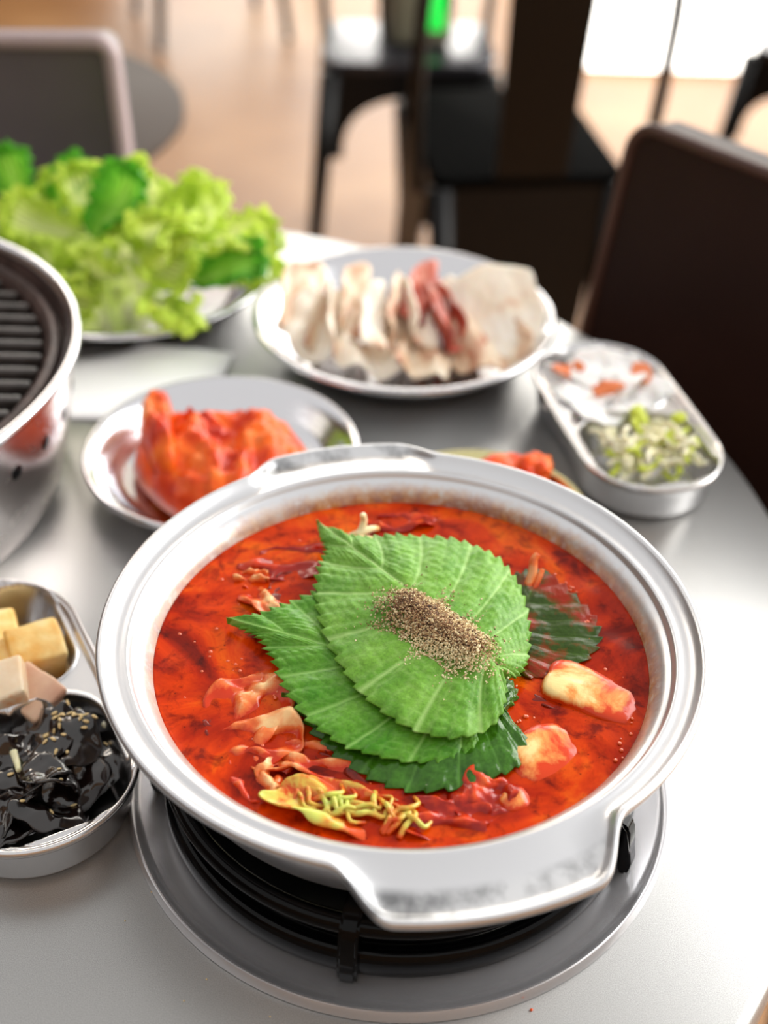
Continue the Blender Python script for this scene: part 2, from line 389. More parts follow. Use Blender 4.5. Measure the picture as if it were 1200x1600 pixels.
# ------------------------------------------------------------------ pot
PC = (.0095, .4075); PZ = T+.0398
t = thing('stew_pot', 'wide brushed aluminium pot with two flat tab handles on the burner', 'pot', (*PC, PZ))
z0 = -.0398
prof = [(0, .044), (.09, .044), (.100, .048), (.105, .056), (.108, .068), (.1098, .078), (.1112, .0835), (.1128, .0868), (.1150, .0895), (.1172, .0913), (.1186, .0918), (.1194, .0926), (.1202, .0948), (.1214, .0957), (.1228, .0949), (.1262, .0955), (.1292, .0972),
        (.1304, .0990), (.1316, .1001), (.1328, .1000), (.1336, .0993), (.1339, .0980), (.1335, .0966), (.1322, .0960), (.130, .0958), (.124, .0930), (.118, .0895), (.1155, .085), (.113, .070), (.109, .052), (.103, .044), (.094, .0400), (0, .0400)]
LIP0, LIP1 = 17, 24
NA = 360
def hmask(a):
    out = 0
    for c, hw in ((-76, 24.5), (104, 22.0)):
        d = abs((math.degrees(a)-c+180) % 360-180)
        out = max(out, 1-sstep(hw-9.5, hw+1.0, d))
    return out
vs = []
for i in range(NA):
    a = 2*pi*i/NA; h = hmask(a)
    for j, (r, z) in enumerate(prof):
        if LIP0 <= j <= LIP1:
            r2 = r+.0168*h; z2 = z-.0068*h
            # inner row of the handle stays at the rim
            if j == LIP0: r2 = r+.0158*h; z2 = z-.0080*h
            if j == LIP1: r2 = r+.0150*h; z2 = z-.0066*h
        elif j == LIP0-1: r2, z2 = r+.0135*h, z-.0074*h
        elif j == LIP0-2: r2, z2 = r+.005*h, z-.0030*h
        elif j == LIP1+1: r2, z2 = r+.002*h, z-.0005*h
        else: r2, z2 = r, z
        z2 += z0
        vs.append((r2*cos(a), r2*sin(a), z2))
full = mesh(vs, grid_faces(NA, len(prof), True))
vn = [tuple(-v.normal) for v in full.vertices]
body_f, han_f = [], {0: [], 1: []}
NP = len(prof)
for f in grid_faces(NA, NP, True):
    j = min(v % NP for v in f); i = f[0]//NP; a = 2*pi*(i+.5)/NA
    if LIP0-1 <= j <= LIP1 and hmask(a) > .02: han_f[0 if sin(a) < 0 else 1].append(f)
    else: body_f.append(f)
def sub(fs, name):
    idx = sorted({v for f in fs for v in f}); mp = {v: k for k, v in enumerate(idx)}
    me = mesh([vs[v] for v in idx], [tuple(mp[v] for v in f)[::-1] for f in fs])
    me.normals_split_custom_set_from_vertices([vn[v] for v in idx])
    return link(name, me, M['pot'], t)
M['pot_out'] = steel('aluminium_outside', 'dcdde0', .34)
bo = sub([f for f in body_f if min(v % NP for v in f) <= LIP1], 'body'); ou = sub([f for f in body_f if min(v % NP for v in f) > LIP1], 'outer_wall'); ou.data.materials[0] = M['pot_out']; sub(han_f[0], 'handle'); sub(han_f[1], 'handle')

# ------------------------------------------------------------------ soup
SZ = T+.0815; SR = .1112
def soup_h(x, y):
    return .0011*nz(x, y, 3, 26)+.0006*nz(x, y, 9, 70)
vs = [(PC[0], PC[1], SZ+soup_h(PC[0], PC[1]))]; NR, NS = 90, 240
for i in range(1, NR+1):
    r = SR*i/NR
    for k in range(NS):
        a = 2*pi*k/NS; x = PC[0]+r*cos(a); y = PC[1]+r*sin(a)
        e = exp(-((SR-r)/.0018))*.0008
        vs.append((x, y, SZ+soup_h(x, y)*(1-sstep(.95, 1, i/NR))+e))
fs = [(0, 1+k, 1+(k+1) % NS) for k in range(NS)]
for i in range(NR-1):
    for k in range(NS):
        a = 1+i*NS+k; b = 1+i*NS+(k+1) % NS; fs.append((a, a+NS, b+NS, b))
# underside closes the liquid body
nb = len(vs)
for k in range(NS):
    a = 2*pi*k/NS; vs.append((PC[0]+.106*cos(a), PC[1]+.106*sin(a), T+.060))
vs.append((PC[0], PC[1], T+.060))
for k in range(NS):
    a = 1+(NR-1)*NS+k; b = 1+(NR-1)*NS+(k+1) % NS
    fs.append((a, nb+k, nb+(k+1) % NS, b)); fs.append((nb+k, len(vs)-1, nb+(k+1) % NS))
tag(link('chilli_broth', mesh(vs, fs), M['soup']), 'glossy red chilli stew broth filling the aluminium pot', 'soup', kind='stuff')

# sheets and chunks ------------------------------------------------
def crumple(L, Wd, amp, seed, th=.0012, nu=34, nv=22, fold=0.0, ribs=0, curl=0.0, ragged=.25, freq=1.0):
    """a crumpled rounded sheet centred on the origin"""
    vs = []
    for i in range(nu):
        u = i/(nu-1)*2-1
        for j in range(nv):
            v = j/(nv-1)*2-1
            # square to disc
            x = u*sqrt(1-v*v/2); y = v*sqrt(1-u*u/2)
            q = 1+ragged*nz(x*1.7+seed, y*1.7, seed*1.3)
            X, Y = x*L/2*q, y*Wd/2*q
            z = amp*(nz(x*1.6*freq+seed*3.1, y*1.6*freq, seed)+.30*nz(x*4*freq, y*4*freq+seed, seed*2))
            if ribs: z += amp*.35*sin(y*ribs+2*x+seed)
            z += fold*abs(y)*Wd
            if curl:
                ang = x*curl; Rr = L/2/curl
                X = Rr*sin(ang); z += Rr*(1-cos(ang))*(-1)
            vs.append((X, Y, z))
    return solidify(mesh(vs, grid_faces(nu, nv)), th)
def chunk(sx, sy, sz, seed, lump=.18, sub=3, sq=.55):
    """a rounded irregular block"""
    bm = bmesh.new(); bmesh.ops.create_icosphere(bm, subdivisions=sub, radius=1)
    for v in bm.verts:
        d = v.co.normalized(); p = (abs(d.x)**(2/sq)+abs(d.y)**(2/sq)+abs(d.z)**(2/sq))**(-sq/2)
        q = d*p*(1+lump*nz(d.x+seed, d.y-seed, d.z, 1.6)+lump*.4*nz(d.x, d.y+seed, d.z, 4.5))
        v.co = Vector((q.x*sx/2, q.y*sy/2, q.z*sz/2))
    return bm_mesh(bm)
def cm(x, y, z=0): return Vector((x/100, y/100, T+z/100))
def piece(name, me, m, pos, rot, label, cat, group=None):
    return tag(link(name, me, m, loc=pos, rot=rot), label, cat, group)

# radish slabs
piece('radish_chunk', chunk(.044, .028, .012, 4, .10, 4, .42), M['radish'], cm(9.25, 38.5, 7.78), (R_(-5), R_(5), R_(-24)), 'large pale radish piece at the right side of the stew', 'radish')
piece('radish_chunk', chunk(.037, .030, .0125, 9, .09, 4, .7), M['radish'], cm(7.0, 35.0, 7.72), (R_(5), R_(3), R_(35)), 'pale radish piece just right of the lowest leaves, half sunk in broth', 'radish')
piece('radish_chunk', chunk(.014, .012, .010, 14, .15, 3, .7), M['radish'], cm(5.5, 32.4, 7.82), (0, 0, .5), 'small pinkish radish bit near the front rim of the stew', 'radish')
# cabbage pieces
cab = [(-5.6, 36.9, .040, .026, 70, 'cabbage', 'orange cabbage piece left of the leaf pile, nearest the dark streak'),
       (-5.3, 34.9, .034, .020, 20, 'cabbage', 'curled cabbage piece with a bright bubble, lower left in the stew'),
       (-5.0, 33.3, .024, .018, -40, 'cabbage', 'small cabbage scrap at the lower left pot wall'),
       (-3.3, 34.2, .036, .015, 0, 'cabbage', 'frilly pink-orange cabbage piece left below the leaf tip pile'),
       (-4.2, 47.0, .046, .020, 12, 'cabbage_red', 'red cabbage piece under the broth at the far left of the stew'),
       (-5.8, 44.4, .030, .016, -50, 'cabbage', 'thin orange cabbage shred above the left leaf tip'),
       (-6.3, 45.4, .014, .009, 10, 'cabbage', 'tiny cabbage scrap near the left pot wall'),
       (.9, 50.2, .030, .012, 8, 'cabbage_red', 'orange cabbage sliver floating at the back of the stew'),
       (-1.0, 31.7, .050, .018, -12, 'cabbage_green', 'yellow-green cabbage frill at the front of the stew'),
       (2.5, 31.4, .036, .014, 0, 'cabbage_red', 'red cabbage piece touching the front pot wall'),
       (4.3, 32.2, .026, .020, 60, 'cabbage_red', 'orange cabbage piece in front of the wet leaf'),
       (-3.9, 33.0, .020, .014, 80, 'cabbage', 'cabbage scrap between the frilly piece and the pot wall')]
for i, (x, y, L, Wd, rz, mm, lab) in enumerate(cab):
    me = crumple(L*1.25, Wd*1.35, .0040, i*2.3+1, .0009, 44, 26, ribs=6, ragged=.4, freq=1.1)
    piece('cabbage_piece', me, M[mm], cm(x, y, 8.16), (R_(rnd.uniform(-7, 7)), R_(rnd.uniform(-7, 7)), R_(rz)), lab, 'cabbage')
piece('mushroom_piece', crumple(.036, .022, .003, 31, .001, 30, 20, ragged=.5), M['darkmush'], cm(-4.3, 44.9, 8.1), (0, 0, .4), 'dark mushroom patch in the broth behind the left leaf', 'mushroom')
piece('mushroom_piece', crumple(.017, .006, .0015, 35, .001, 20, 8, ragged=.5), M['darkmush'], cm(-6.9, 35.6, 8.12), (0, 0, R_(-60)), 'narrow dark mushroom strip beside the curled cabbage', 'mushroom')
piece('mushroom_piece', crumple(.030, .010, .002, 39, .001, 24, 12, ragged=.5), M['darkmush'], cm(-1.4, 34.0, 8.12), (0, 0, R_(-35)), 'dark mushroom strip below the left leaf', 'mushroom')
piece('mushroom_piece', crumple(.022, .010, .002, 43, .001, 20, 12, ragged=.5), M['darkmush'], cm(6.9, 38.0, 8.12), (0, 0, R_(-15)), 'dark mushroom bit left of the large radish piece', 'mushroom')
# enoki shreds
def shred(pts, r, name, lab, m='sprout', cat='mushroom'):
    return tag(link(name, tube_mesh(spline([cm(*p) for p in pts], 18), r, 8, lambda q: 1-.35*q), M[m]), lab, cat)
shred([(-1.3, 48.7, 8.2), (-1.1, 49.0, 8.6), (-1.0, 49.2, 9.0), (-1.05, 49.2, 9.4)], .0024, 'enoki_shred', 'pale upright enoki shred behind the leaf tip')
shred([(-1.7, 48.8, 8.2), (-1.1, 48.9, 8.5), (-.6, 49.2, 8.5), (-.3, 49.6, 8.2)], .0024, 'enoki_shred', 'pale enoki shred lying at the foot of the upright one')
shred([(-1.9, 48.2, 8.1), (-1.2, 48.4, 8.5), (-.5, 48.5, 8.4)], .0020, 'enoki_shred', 'thick enoki shred tucked against the top leaf edge')
shred([(7.0, 45.4, 8.1), (7.25, 45.9, 8.6), (7.3, 46.3, 9.1), (7.5, 46.5, 9.3)], .0026, 'cabbage_stub', 'small upright orange-cream stub right of the top leaf', 'cabbage', 'cabbage')
shred([(7.3, 45.3, 8.1), (7.6, 45.8, 8.5), (7.75, 46.1, 8.7)], .0018, 'cabbage_stub', 'lower thin stub beside the upright orange-cream one', 'cabbage', 'cabbage')
for i in range(22):
    a = rnd.uniform(-1.6, 1.6); x = -2.6+i*.2+rnd.uniform(-.5, .5); y = 32.1-.045*i+rnd.uniform(-.3, .4)
    o = shred([(x-.8*cos(a), y-.8*sin(a), 8.15), (x-.3*cos(a)+rnd.uniform(-.1, .1), y-.3*sin(a)+rnd.uniform(-.15, .15), 8.4), (x+rnd.uniform(-.1, .1), y+rnd.uniform(-.1, .1), rnd.uniform(8.3, 8.6)), (x+.5*cos(a), y+.5*sin(a)+rnd.uniform(-.1, .1), 8.35), (x+.8*cos(a+.8), y+.8*sin(a+.8), 8.15)], rnd.uniform(.0009, .0014), 'cabbage_thread', 'thin yellow-green cabbage thread in the tangle at the front of the stew', 'cabbage_green', 'cabbage')
    o['group'] = 'cabbage threads at the front of the stew'
# oil bubbles
bub = lathe([(0, .0004), (.0005, .00035), (.0008, .0001), (.0009, -.0002), (0, -.0003)], 10)
for i in range(90):
    a = rnd.uniform(0, 2*pi); r = sqrt(rnd.uniform(.05, .9))*.108
    x = PC[0]+r*cos(a); y = PC[1]+r*sin(a)
    if (x-.02)**2/.06**2+(y-.41)**2/.075**2 < 1 and rnd.random() < .8: continue
    o = link('oil_bubble', bub, M['bubble'], loc=(x, y, SZ+soup_h(x, y)), scale=rnd.uniform(.35, 1.1))
    tag(o, 'tiny glossy oil bubble on the red broth', 'bubble', 'oil bubbles on the broth')

for i in range(70):
    ed = [(6.6, 39.6, 7.9, 40.2), (8.0, 40.3, 9.6, 42.0), (9.7, 42.4, 9.7, 44.6), (9.2, 45.2, 7.9, 46.7), (5.6, 35.2, 6.2, 36.8), (-4.6, 38.4, -3.6, 36.3), (10.0, 34.6, 10.9, 37.8)][i % 7]
    s = rnd.random(); x = ed[0]+(ed[2]-ed[0])*s+rnd.uniform(-.25, .25); y = ed[1]+(ed[3]-ed[1])*s+rnd.uniform(-.25, .25)
    o = link('oil_bubble', bub, M['bubble'], loc=(x/100, y/100, SZ+.0006+soup_h(x/100, y/100)), scale=rnd.uniform(.4, 1.1))
    tag(o, 'tiny glossy oil bubble on the red broth', 'bubble', 'oil bubbles on the broth')

# ------------------------------------------------------------------ perilla leaves
def perilla(name, base, tip, Wl, Wr, outl, outr, z_fun, m, label, nteeth=26, bend=0.0, nt=300, nv=44, crink=0.0, seed=0, quilt=1.0):
    """base, tip in cm; out* = (along cm, across cm) outline points from base to tip, per side"""
    b = Vector(base); tp = Vector(tip); d = (tp-b); Ln = d.length; d.normalize()
    vs, att = [], []
    rows = {}
    for side, out in ((1, outl), (-1, outr)):
        per = Vector((-d.y, d.x)) if side == 1 else Vector((d.y, -d.x))
        pts = spline([(p[0], p[1], 0) for p in out], nt)
        off = len(vs)
        for i in range(nt):
            t_ = i/(nt-1)
            mt = t_**1.9*Ln
            bw = bend*sin(pi*mt/Ln)
            o = pts[i]
            nrm = (pts[min(i+1, nt-1)]-pts[max(i-1, 0)]); nrm = Vector((-nrm.y, nrm.x, 0)) 
            nrm.normalize()
            if nrm.y < 0 and o.x > 0: nrm = -nrm
            ph = (t_*nteeth) % 1.0
            saw = (ph/.78 if ph < .78 else (1-ph)/.22)-.5
            fade = sstep(.02, .08, t_)*(1-sstep(.86, .97, t_))
            for j in range(nv):
                v = j/(nv-1); vv = 1-(1-v)**1.15
                # veins sweep from midrib forward to outline
                lx = mt+(o.x-mt)*(vv**1.45); ly = bw+(max(o.y, 0)-0)*vv*1.0
                # curve veins: bow toward the base near midrib
                bow = 0
                lx += bow
                tooth = .24*saw*fade*vv**10
                lx += nrm.x*tooth+.10*saw*fade*vv**12; ly += nrm.y*tooth
                P = b+d*lx+per*(ly-bw)+Vector((-d.y, d.x))*bw
                NVn = 9.0
                f = (t_*NVn+.18) % 1.0; dv = min(f, 1-f)*2       # 0 on a secondary vein
                cell = 1-(1-dv)**2.4
                nter = 7+5*o.y/5
                g = (vv*nter+.35*sin(t_*NVn*2*pi*.5)+.5*(int(t_*NVn+.18) % 2)+.25*nz(t_*40, vv*9, seed)) % 1.0
                dt = min(g, 1-g)*2
                g2 = ((t_*NVn*3)+.35*nz(vv*14, t_*9, seed+5)) % 1.0; dt2 = min(g2, 1-g2)*2
                edgef = 1-sstep(.93, 1.0, v)
                mid = min(1, vv*o.y/.28) if o.y > .01 else 0
                q = cell*(.55+.30*min(1, dt*1.6)+.15*min(1, dt2*1.5))
                hgt = quilt*(.13*(1-(1-dv)**2)*mid*(.4+.6*edgef)+.022*min(1, dt*1.3)*mid*cell*(.5+.5*edgef)+.02*min(1, dt2*1.4)*mid)+crink*(nz(P.x*1.1, P.y*1.1, seed)+.6*nz(P.x*2.6, P.y*2.6, seed+3))
                hgt += .07*saw*fade*vv**8*.5
                vein = max((1-min(1, dv*8.5))*.72, (1-min(1, dt*5))*.26, (1-min(1, dt2*3.2))*.18, 1-min(1, vv*o.y/.09) if o.y > .05 else 0)
                z = z_fun(lx/Ln, side*vv, P)+hgt
                vs.append(cm(P.x, P.y, z)); att.append(vein)
        rows[side] = off
    fs = grid_faces(nt, nv, off=rows[1])+[f[::-1] for f in grid_faces(nt, nv, off=rows[-1])]
    me = mesh(vs, fs)
    a = me.attributes.new('vein', 'FLOAT', 'POINT'); a.data.foreach_set('value', att)
    bm = bmesh.new(); bm.from_mesh(me); bmesh.ops.remove_doubles(bm, verts=bm.verts, dist=2e-5)
    bmesh.ops.recalc_face_normals(bm, faces=bm.faces)
    if sum(f.normal.z for f in bm.faces) < 0: bmesh.ops.reverse_faces(bm, faces=bm.faces)
    bm.to_mesh(me); bm.free()
    va = [x.value for x in me.attributes['vein'].data]
    me = solidify(me, .00035)
    a = me.attributes.new('vein', 'FLOAT', 'POINT'); a.data.foreach_set('value', va*2)
    me.polygons.foreach_set('use_smooth', [True]*len(me.polygons))
    o = link(name, me, M[m]); return tag(o, label, 'leaf')
# side +1 = left hand of base->tip (lower-left in the picture for these leaves)
perilla('perilla_leaf', (5.35, 36.9), (-4.2, 37.6), 0, 0,
        [(0, 0), (-1.0, 1.4), (-.7, 2.8), (.9, 3.8), (3.2, 4.6), (5.4, 4.1), (7.4, 2.6), (8.6, 1.0), (9.6, 0)],
        [(0, 0), (-.6, 1.2), (.2, 2.8), (2.0, 3.6), (4.5, 3.6), (7, 2.4), (8.5, 1.0), (9.6, 0)],
        lambda u, v, P: 8.62-.38*abs(v)**3-.1*u, 'leaf_wet', 'dark wet perilla leaf lowest in the pile, half in the broth', 22, crink=.10, seed=3, quilt=.6)
perilla('perilla_leaf', (5.3, 40.2), (7.9, 46.9), 0, 0,
        [(0, 0), (-.3, 1.0), (1.0, 2.2), (3, 2.6), (5, 1.8), (6.4, .8), (7.2, 0)],
        [(0, 0), (-.5, 1.6), (.8, 3.2), (2.8, 3.9), (4.6, 3.3), (6.0, 1.6), (7.2, 0)],
        lambda u, v, P: 8.27+.04*sin(P.x*3)-.06*abs(v)**2, 'leaf_sunk', 'dark perilla leaf sunk in the broth at the right of the pile', 16, crink=.03, seed=6, quilt=.3)
perilla('perilla_leaf', (4.2, 36.3), (-7.1, 42.05), 0, 0,
        [(0, 0), (-.6, 1.0), (-.3, 2.2), (1.2, 3.5), (3.4, 4.35), (5.6, 4.15), (7.7, 3.05), (9.4, 1.55), (10.6, .65), (11.6, .3), (12.65, 0)],
        [(0, 0), (-.2, 1.5), (1.5, 3.6), (4, 4.9), (6.5, 5.0), (8.4, 4.4), (9.7, 3.2), (10.7, 1.7), (11.6, .5), (12.65, 0)],
        lambda u, v, P: 8.98+.22*sin(pi*min(max(u, 0), 1))-.38*abs(v)**2*(v > 0)-.25*sstep(.5, 1, u)-.22*sstep(.3, -.1, u)*abs(v), 'leaf2', 'green perilla leaf pointing left under the top leaf', 30, bend=-.25, crink=.05, seed=9)
def zA(u, v, P):
    return 9.45+.45*sin(pi*min(max(u*.9+.08, 0), 1))-.45*abs(v)**2.2+(.20*sin(5*u+1.2*v))-.15*sstep(.8, 1, u)
leafA = perilla('perilla_leaf', (5.25, 38.3), (-3.35, 49.0), 0, 0,
        [(0, 0), (-.9, .5), (-1.9, 2.0), (-1.55, 3.9), (.1, 5.15), (2.4, 5.5), (5.0, 5.0), (7.6, 3.95), (9.6, 2.7), (10.9, 1.5), (11.6, .75), (12.5, .5), (13.7, 0)],
        [(0, 0), (-.3, .7), (.1, 1.7), (1.5, 3.2), (3.4, 4.5), (5.4, 5.1), (7.4, 4.7), (9.1, 3.5), (10.4, 2.1), (11.3, .95), (12.3, .55), (13.7, 0)],
        zA, 'leaf', 'uppermost green perilla leaf carrying the mound of ground pepper', 34, bend=.35, crink=.06, seed=1)

# ground perilla seed and pepper: thousands of grains, nobody could count them
m = M['grain'] = mat('ground_seed_grain', '8a6a4c', .7)
at = nd(m, 'ShaderNodeAttribute', attribute_name='tone'); ramp(m, at.outputs['Fac'], [(.0, '2c1c14'), (.3, '6b4632'), (.55, 'a07a56'), (.8, 'd2b888'), (1.0, 'efe3ba')], bs(m).inputs['Base Color'])
vs, fs, tone = [], [], []
b = Vector((5.25, 38.3)); d = (Vector((-3.35, 49.0))-b); Ln = d.length; d.normalize(); pl = Vector((-d.y, d.x))
def leafZ(x, y):
    q = Vector((x, y))-b; u = q.dot(d)/Ln; v = q.dot(pl)/5.2
    return zA(u, max(-1, min(1, v)), None)+.06
oc = [(1, 0, 0), (-1, 0, 0), (0, 1, 0), (0, -1, 0), (0, 0, 1), (0, 0, -1)]
of = [(0, 2, 4), (2, 1, 4), (1, 3, 4), (3, 0, 4), (2, 0, 5), (1, 2, 5), (3, 1, 5), (0, 3, 5)]
core = Vector((1.0, 41.3)); c2_ = Vector((4.0, 38.75))
for k in range(13500):
    s = rnd.random()
    p = core.lerp(c2_, s*.98)
    spread = (1.0-.22*s)
    rr_ = abs(rnd.gauss(0, .90))*spread*1.15; an = rnd.uniform(0, 2*pi)
    if k > 12000: rr_ = rnd.uniform(.9, 2.1)*spread*rnd.uniform(.8, 1)
    x = p.x+rr_*cos(an)*.95; y = p.y+rr_*sin(an)*1.05
    dd = min((Vector((x, y))-core.lerp(c2_, q/10)).length for q in range(11))
    hp = max(0, .8*(1-(dd/1.5)**1.5))
    z = leafZ(x, y)+hp*rnd.random()**.35+rnd.uniform(0, .03)
    sz = rnd.uniform(.028, .066)*(1.35 if rnd.random() < .12 else 1)
    low = (y < 39.6+(x-1)*-.4)*.25
    tn = min(1, max(0, rnd.gauss(.44+.26*min(1, dd)+.14*s+low, .24)))
    P = cm(x, y, z); o_ = len(vs)
    ax = [rnd.uniform(.6, 1.2) for _ in range(3)]; rot = Matrix.Rotation(rnd.uniform(0, 6.3), 3, Vector((rnd.random(), rnd.random(), rnd.random()+.01)))
    for q in oc: vs.append(P+rot @ Vector((q[0]*ax[0], q[1]*ax[1], q[2]*ax[2]))*sz/100); tone.append(tn)
    fs += [tuple(o_+i for i in f) for f in of]
me = mesh(vs, fs, False); a = me.attributes.new('tone', 'FLOAT', 'POINT'); a.data.foreach_set('value', tone)
tag(link('ground_pepper', me, M['grain']), 'mound of coarse brown and beige ground pepper on the top leaf', 'pepper', kind='stuff')

# ------------------------------------------------------------------ plates
def plate(name, c, r, h, label, m='steel'):
    t = thing(name, label, 'plate', (c[0]/100, c[1]/100, T))
    k = r
    pr = [(0, .0032), (k*.68, .0032), (k*.74, .0042), (k*.80, .008), (k*.88, h-.006), (k*.93, h-.002), (k*.955, h-.0006), (k*.975, h), (k*.99, h-.0004), (k, h-.002), (k*.995, h-.0042), (k*.975, h-.0046), (k*.92, h-.0052), (k*.86, h-.011), (k*.78, .004), (k*.73, .0008), (k*.66, .0002), (0, .0002)]
    link('plate_body', lathe(pr, 128), M[m], t)
    return t
plate('steel_plate', (-20.8, 89.9), .113, .026, 'stainless steel plate under the lettuce pile')
plate('steel_plate', (1.15, 82.7), .1135, .030, 'stainless steel plate holding the pale meat slices')
plate('steel_plate', (-10.4, 65.0), .088, .025, 'smaller stainless steel plate under the red marinated meat')
M['yellow_steel'] = steel('yellowish_steel', 'd8cf9a', .2)
plate('steel_plate', (5.7, 59.3), .0695, .020, 'small steel plate of kimchi half hidden behind the pot', 'yellow_steel')

# ------------------------------------------------------------------ lettuce
def lettuce_mesh(seed, L=.13, Wd=.10, ruf=1.0, curl=.7):
    nu, nv = 54, 60; vs, att = [], []
    for i in range(nu):
        u = i/(nu-1)
        wd = Wd*(.16+.84*sin(pi*min(1, u*.62+.02))**.8)*(1-.45*sstep(.82, 1, u)**2)
        for j in range(nv):
            v = j/(nv-1)*2-1
            e = max(abs(v)**3, sstep(.72, 1, u))
            x = v*wd/2*(1-.12*e); y = u*L
            rz = ruf*e*(.0085*sin(v*13+u*17+seed*2)+.0055*sin(v*29-u*21+seed*5)+.010*nz(v*3+seed, u*5, seed))
            x += ruf*e*.006*sin(u*36+seed*3); y += ruf*e*.006*sin(v*19+seed)
            z = .020*abs(v)**1.6*(1-u*.4)+rz+.012*nz(v*1.2, u*2.2+seed, seed*2)+.0016*sin(v*30)*(1-e)
            th = curl*u; Rr = L/curl
            Y = Rr*sin(y/L*curl); Z = Rr*(1-cos(y/L*curl))
            vs.append((x, Y-z*sin(th), Z*.9+z*cos(th)))
            att.append(min(1, .08+.75*e+.30*u+.25*min(1, abs(v)*2)))
    me = mesh(vs, grid_faces(nu, nv)); a = me.attributes.new('edge', 'FLOAT', 'POINT'); a.data.foreach_set('value', att)
    return me
LM = [lettuce_mesh(k*1.7+.3, .125+.01*(k % 3), .095+.01*(k % 2), 1.0+.15*(k % 2), (.5, 1.0, -.6, 1.5, .9)[k]) for k in range(5)]
LG = [lettuce_mesh(k*1.9+9, .12, .09, .8, (.8, -.5)[k]) for k in range(2)]
for me in LM: me.materials.append(M['lettuce'])
for me in LG: me.materials.append(M['lettuce_green'])
leaves = []   # (mesh, x, y, z, rx, ry, rz)
rl = random.Random(21)
for k in range(40):
    a = k*2.399; q = sqrt((k+.5)/40)
    x = -21.3+q*8.2*cos(a); y = 88.0+q*5.6*sin(a)
    zz = 2.6+3.4*(1-q*q)
    leaves.append((LM[k % 5], x, y, zz+rl.uniform(-.6, .6), rl.uniform(-.5, .7), rl.uniform(-.7, .7), a-pi/2+rl.uniform(-.9, .9), rl.uniform(.38, .56)))
for k, (me, x, y, z, rx, ry, rz, s) in enumerate(leaves):
    o = link('lettuce_leaf', me, loc=cm(x, y, z), rot=(rx, ry, rz), scale=s)
    tag(o, 'pale yellow-green ruffled lettuce leaf in the heap on its steel plate', 'lettuce', 'pale lettuce leaves in the heap')
for (k, x, y, z, rx, ry, rz, s, lab) in [
    (0, -28.6, 90.5, 6.6, .9, -.2, .3, .46, 'greener lettuce leaf standing at the far left of the heap'),
    (1, -26.6, 91.0, 6.4, 1.1, .3, -.6, .42, 'greener lettuce leaf beside the far left one'),
    (0, -22.2, 86.0, 6.6, .5, .2, -.5, .55, 'dark green lettuce leaf on top of the heap, folded at the middle'),
    (1, -14.8, 84.6, 3.6, .6, .4, -1.2, .5, 'dark green lettuce leaf at the right side of the heap')]:
    tag(link('lettuce_leaf', LG[k], loc=cm(x, y, z), rot=(rx, ry, rz), scale=s), lab, 'lettuce')
tag(link('lettuce_leaf', LM[3], loc=cm(-19.0, 91.5, 6.6), rot=(1.2, .1, .2), scale=.32), 'pale lettuce leaf tip sticking up highest from the heap', 'lettuce')

# ------------------------------------------------------------------ meat slices
def slice_mesh(L, Wd, seed, fold=2.0, amp=.008, th=.0022, ragged=.18):
    """a thin meat slice standing in soft folds"""
    nu, nv = 40, 26; vs = []
    for i in range(nu):
        u = i/(nu-1)*2-1
        for j in range(nv):
            v = j/(nv-1)*2-1
            x = u*sqrt(1-v*v*.35); y = v*sqrt(1-u*u*.35); q = 1+ragged*nz(x*1.5+seed, y*1.5, seed)
            X = x*L/2*q; Y = y*Wd/2*q
            Z = amp*sin(fold*x*2+.7*y+seed)+amp*.6*nz(x*2, y*2, seed*1.7)+.0012*nz(x*9, y*9, seed)
            vs.append((X, Y, Z))
    return solidify(mesh(vs, grid_faces(nu, nv)), th)
ms = [(-7.4, 83.0, 3.2, .075, .085, 'meat_tan', (35, 50, 20), 'tan and cream meat slice leaning on the left rim of its plate'),
      (-7.2, 80.6, 2.8, .060, .060, 'meat_white', (20, 30, -20), 'cream fatty meat slice at the left edge of the plate'),
      (-5.0, 81.0, 2.9, .045, .095, 'meat_white', (12, 50, 12), 'long white-edged meat slice, second from the left rim'),
      (-3.4, 83.6, 3.0, .050, .105, 'meat_tan', (10, 52, 6), 'cream and tan folded meat slice left of the white ribbon'),
      (-1.5, 80.9, 3.0, .045, .095, 'meat_white', (8, 55, 6), 'bright white ribbon of meat left of centre on the plate'),
      (-.1, 82.6, 3.0, .048, .105, 'meat_tan', (8, 56, 2), 'cream and tan meat slice right of the white ribbon'),
      (1.7, 82.4, 3.2, .042, .10, 'meat_white', (5, 52, 8), 'pale meat slice pressed against the red ones'),
      (2.2, 84.6, 3.6, .045, .09, 'meat_red', (10, 48, -4), 'reddish lean meat slice at the far centre of the plate'),
      (3.2, 82.2, 3.2, .040, .105, 'meat_red', (0, 58, 12), 'brick red lean meat slice in the centre of the plate'),
      (4.6, 83.0, 3.0, .040, .095, 'meat_red', (0, 52, 16), 'red meat slice touching the big round white one'),
      (5.4, 85.8, 3.2, .045, .045, 'meat_white', (15, 25, 40), 'small white meat slice behind the big round one'),
      (-2.6, 77.0, 2.2, .060, .040, 'meat_white', (10, 10, 10), 'white meat slice lying at the near rim of the plate'),
      (1.6, 76.4, 2.2, .050, .036, 'meat_tan', (8, 12, -8), 'cream meat slice lying at the near rim, right of the white one'),
      (7.4, 81.6, 3.9, .088, .088, 'meat_white', (38, -8, 0), 'big round white meat slice at the right of the plate'),
      (7.0, 79.0, 2.6, .070, .060, 'meat_tan', (18, -4, 10), 'tan-edged meat slice under the big round white one')]
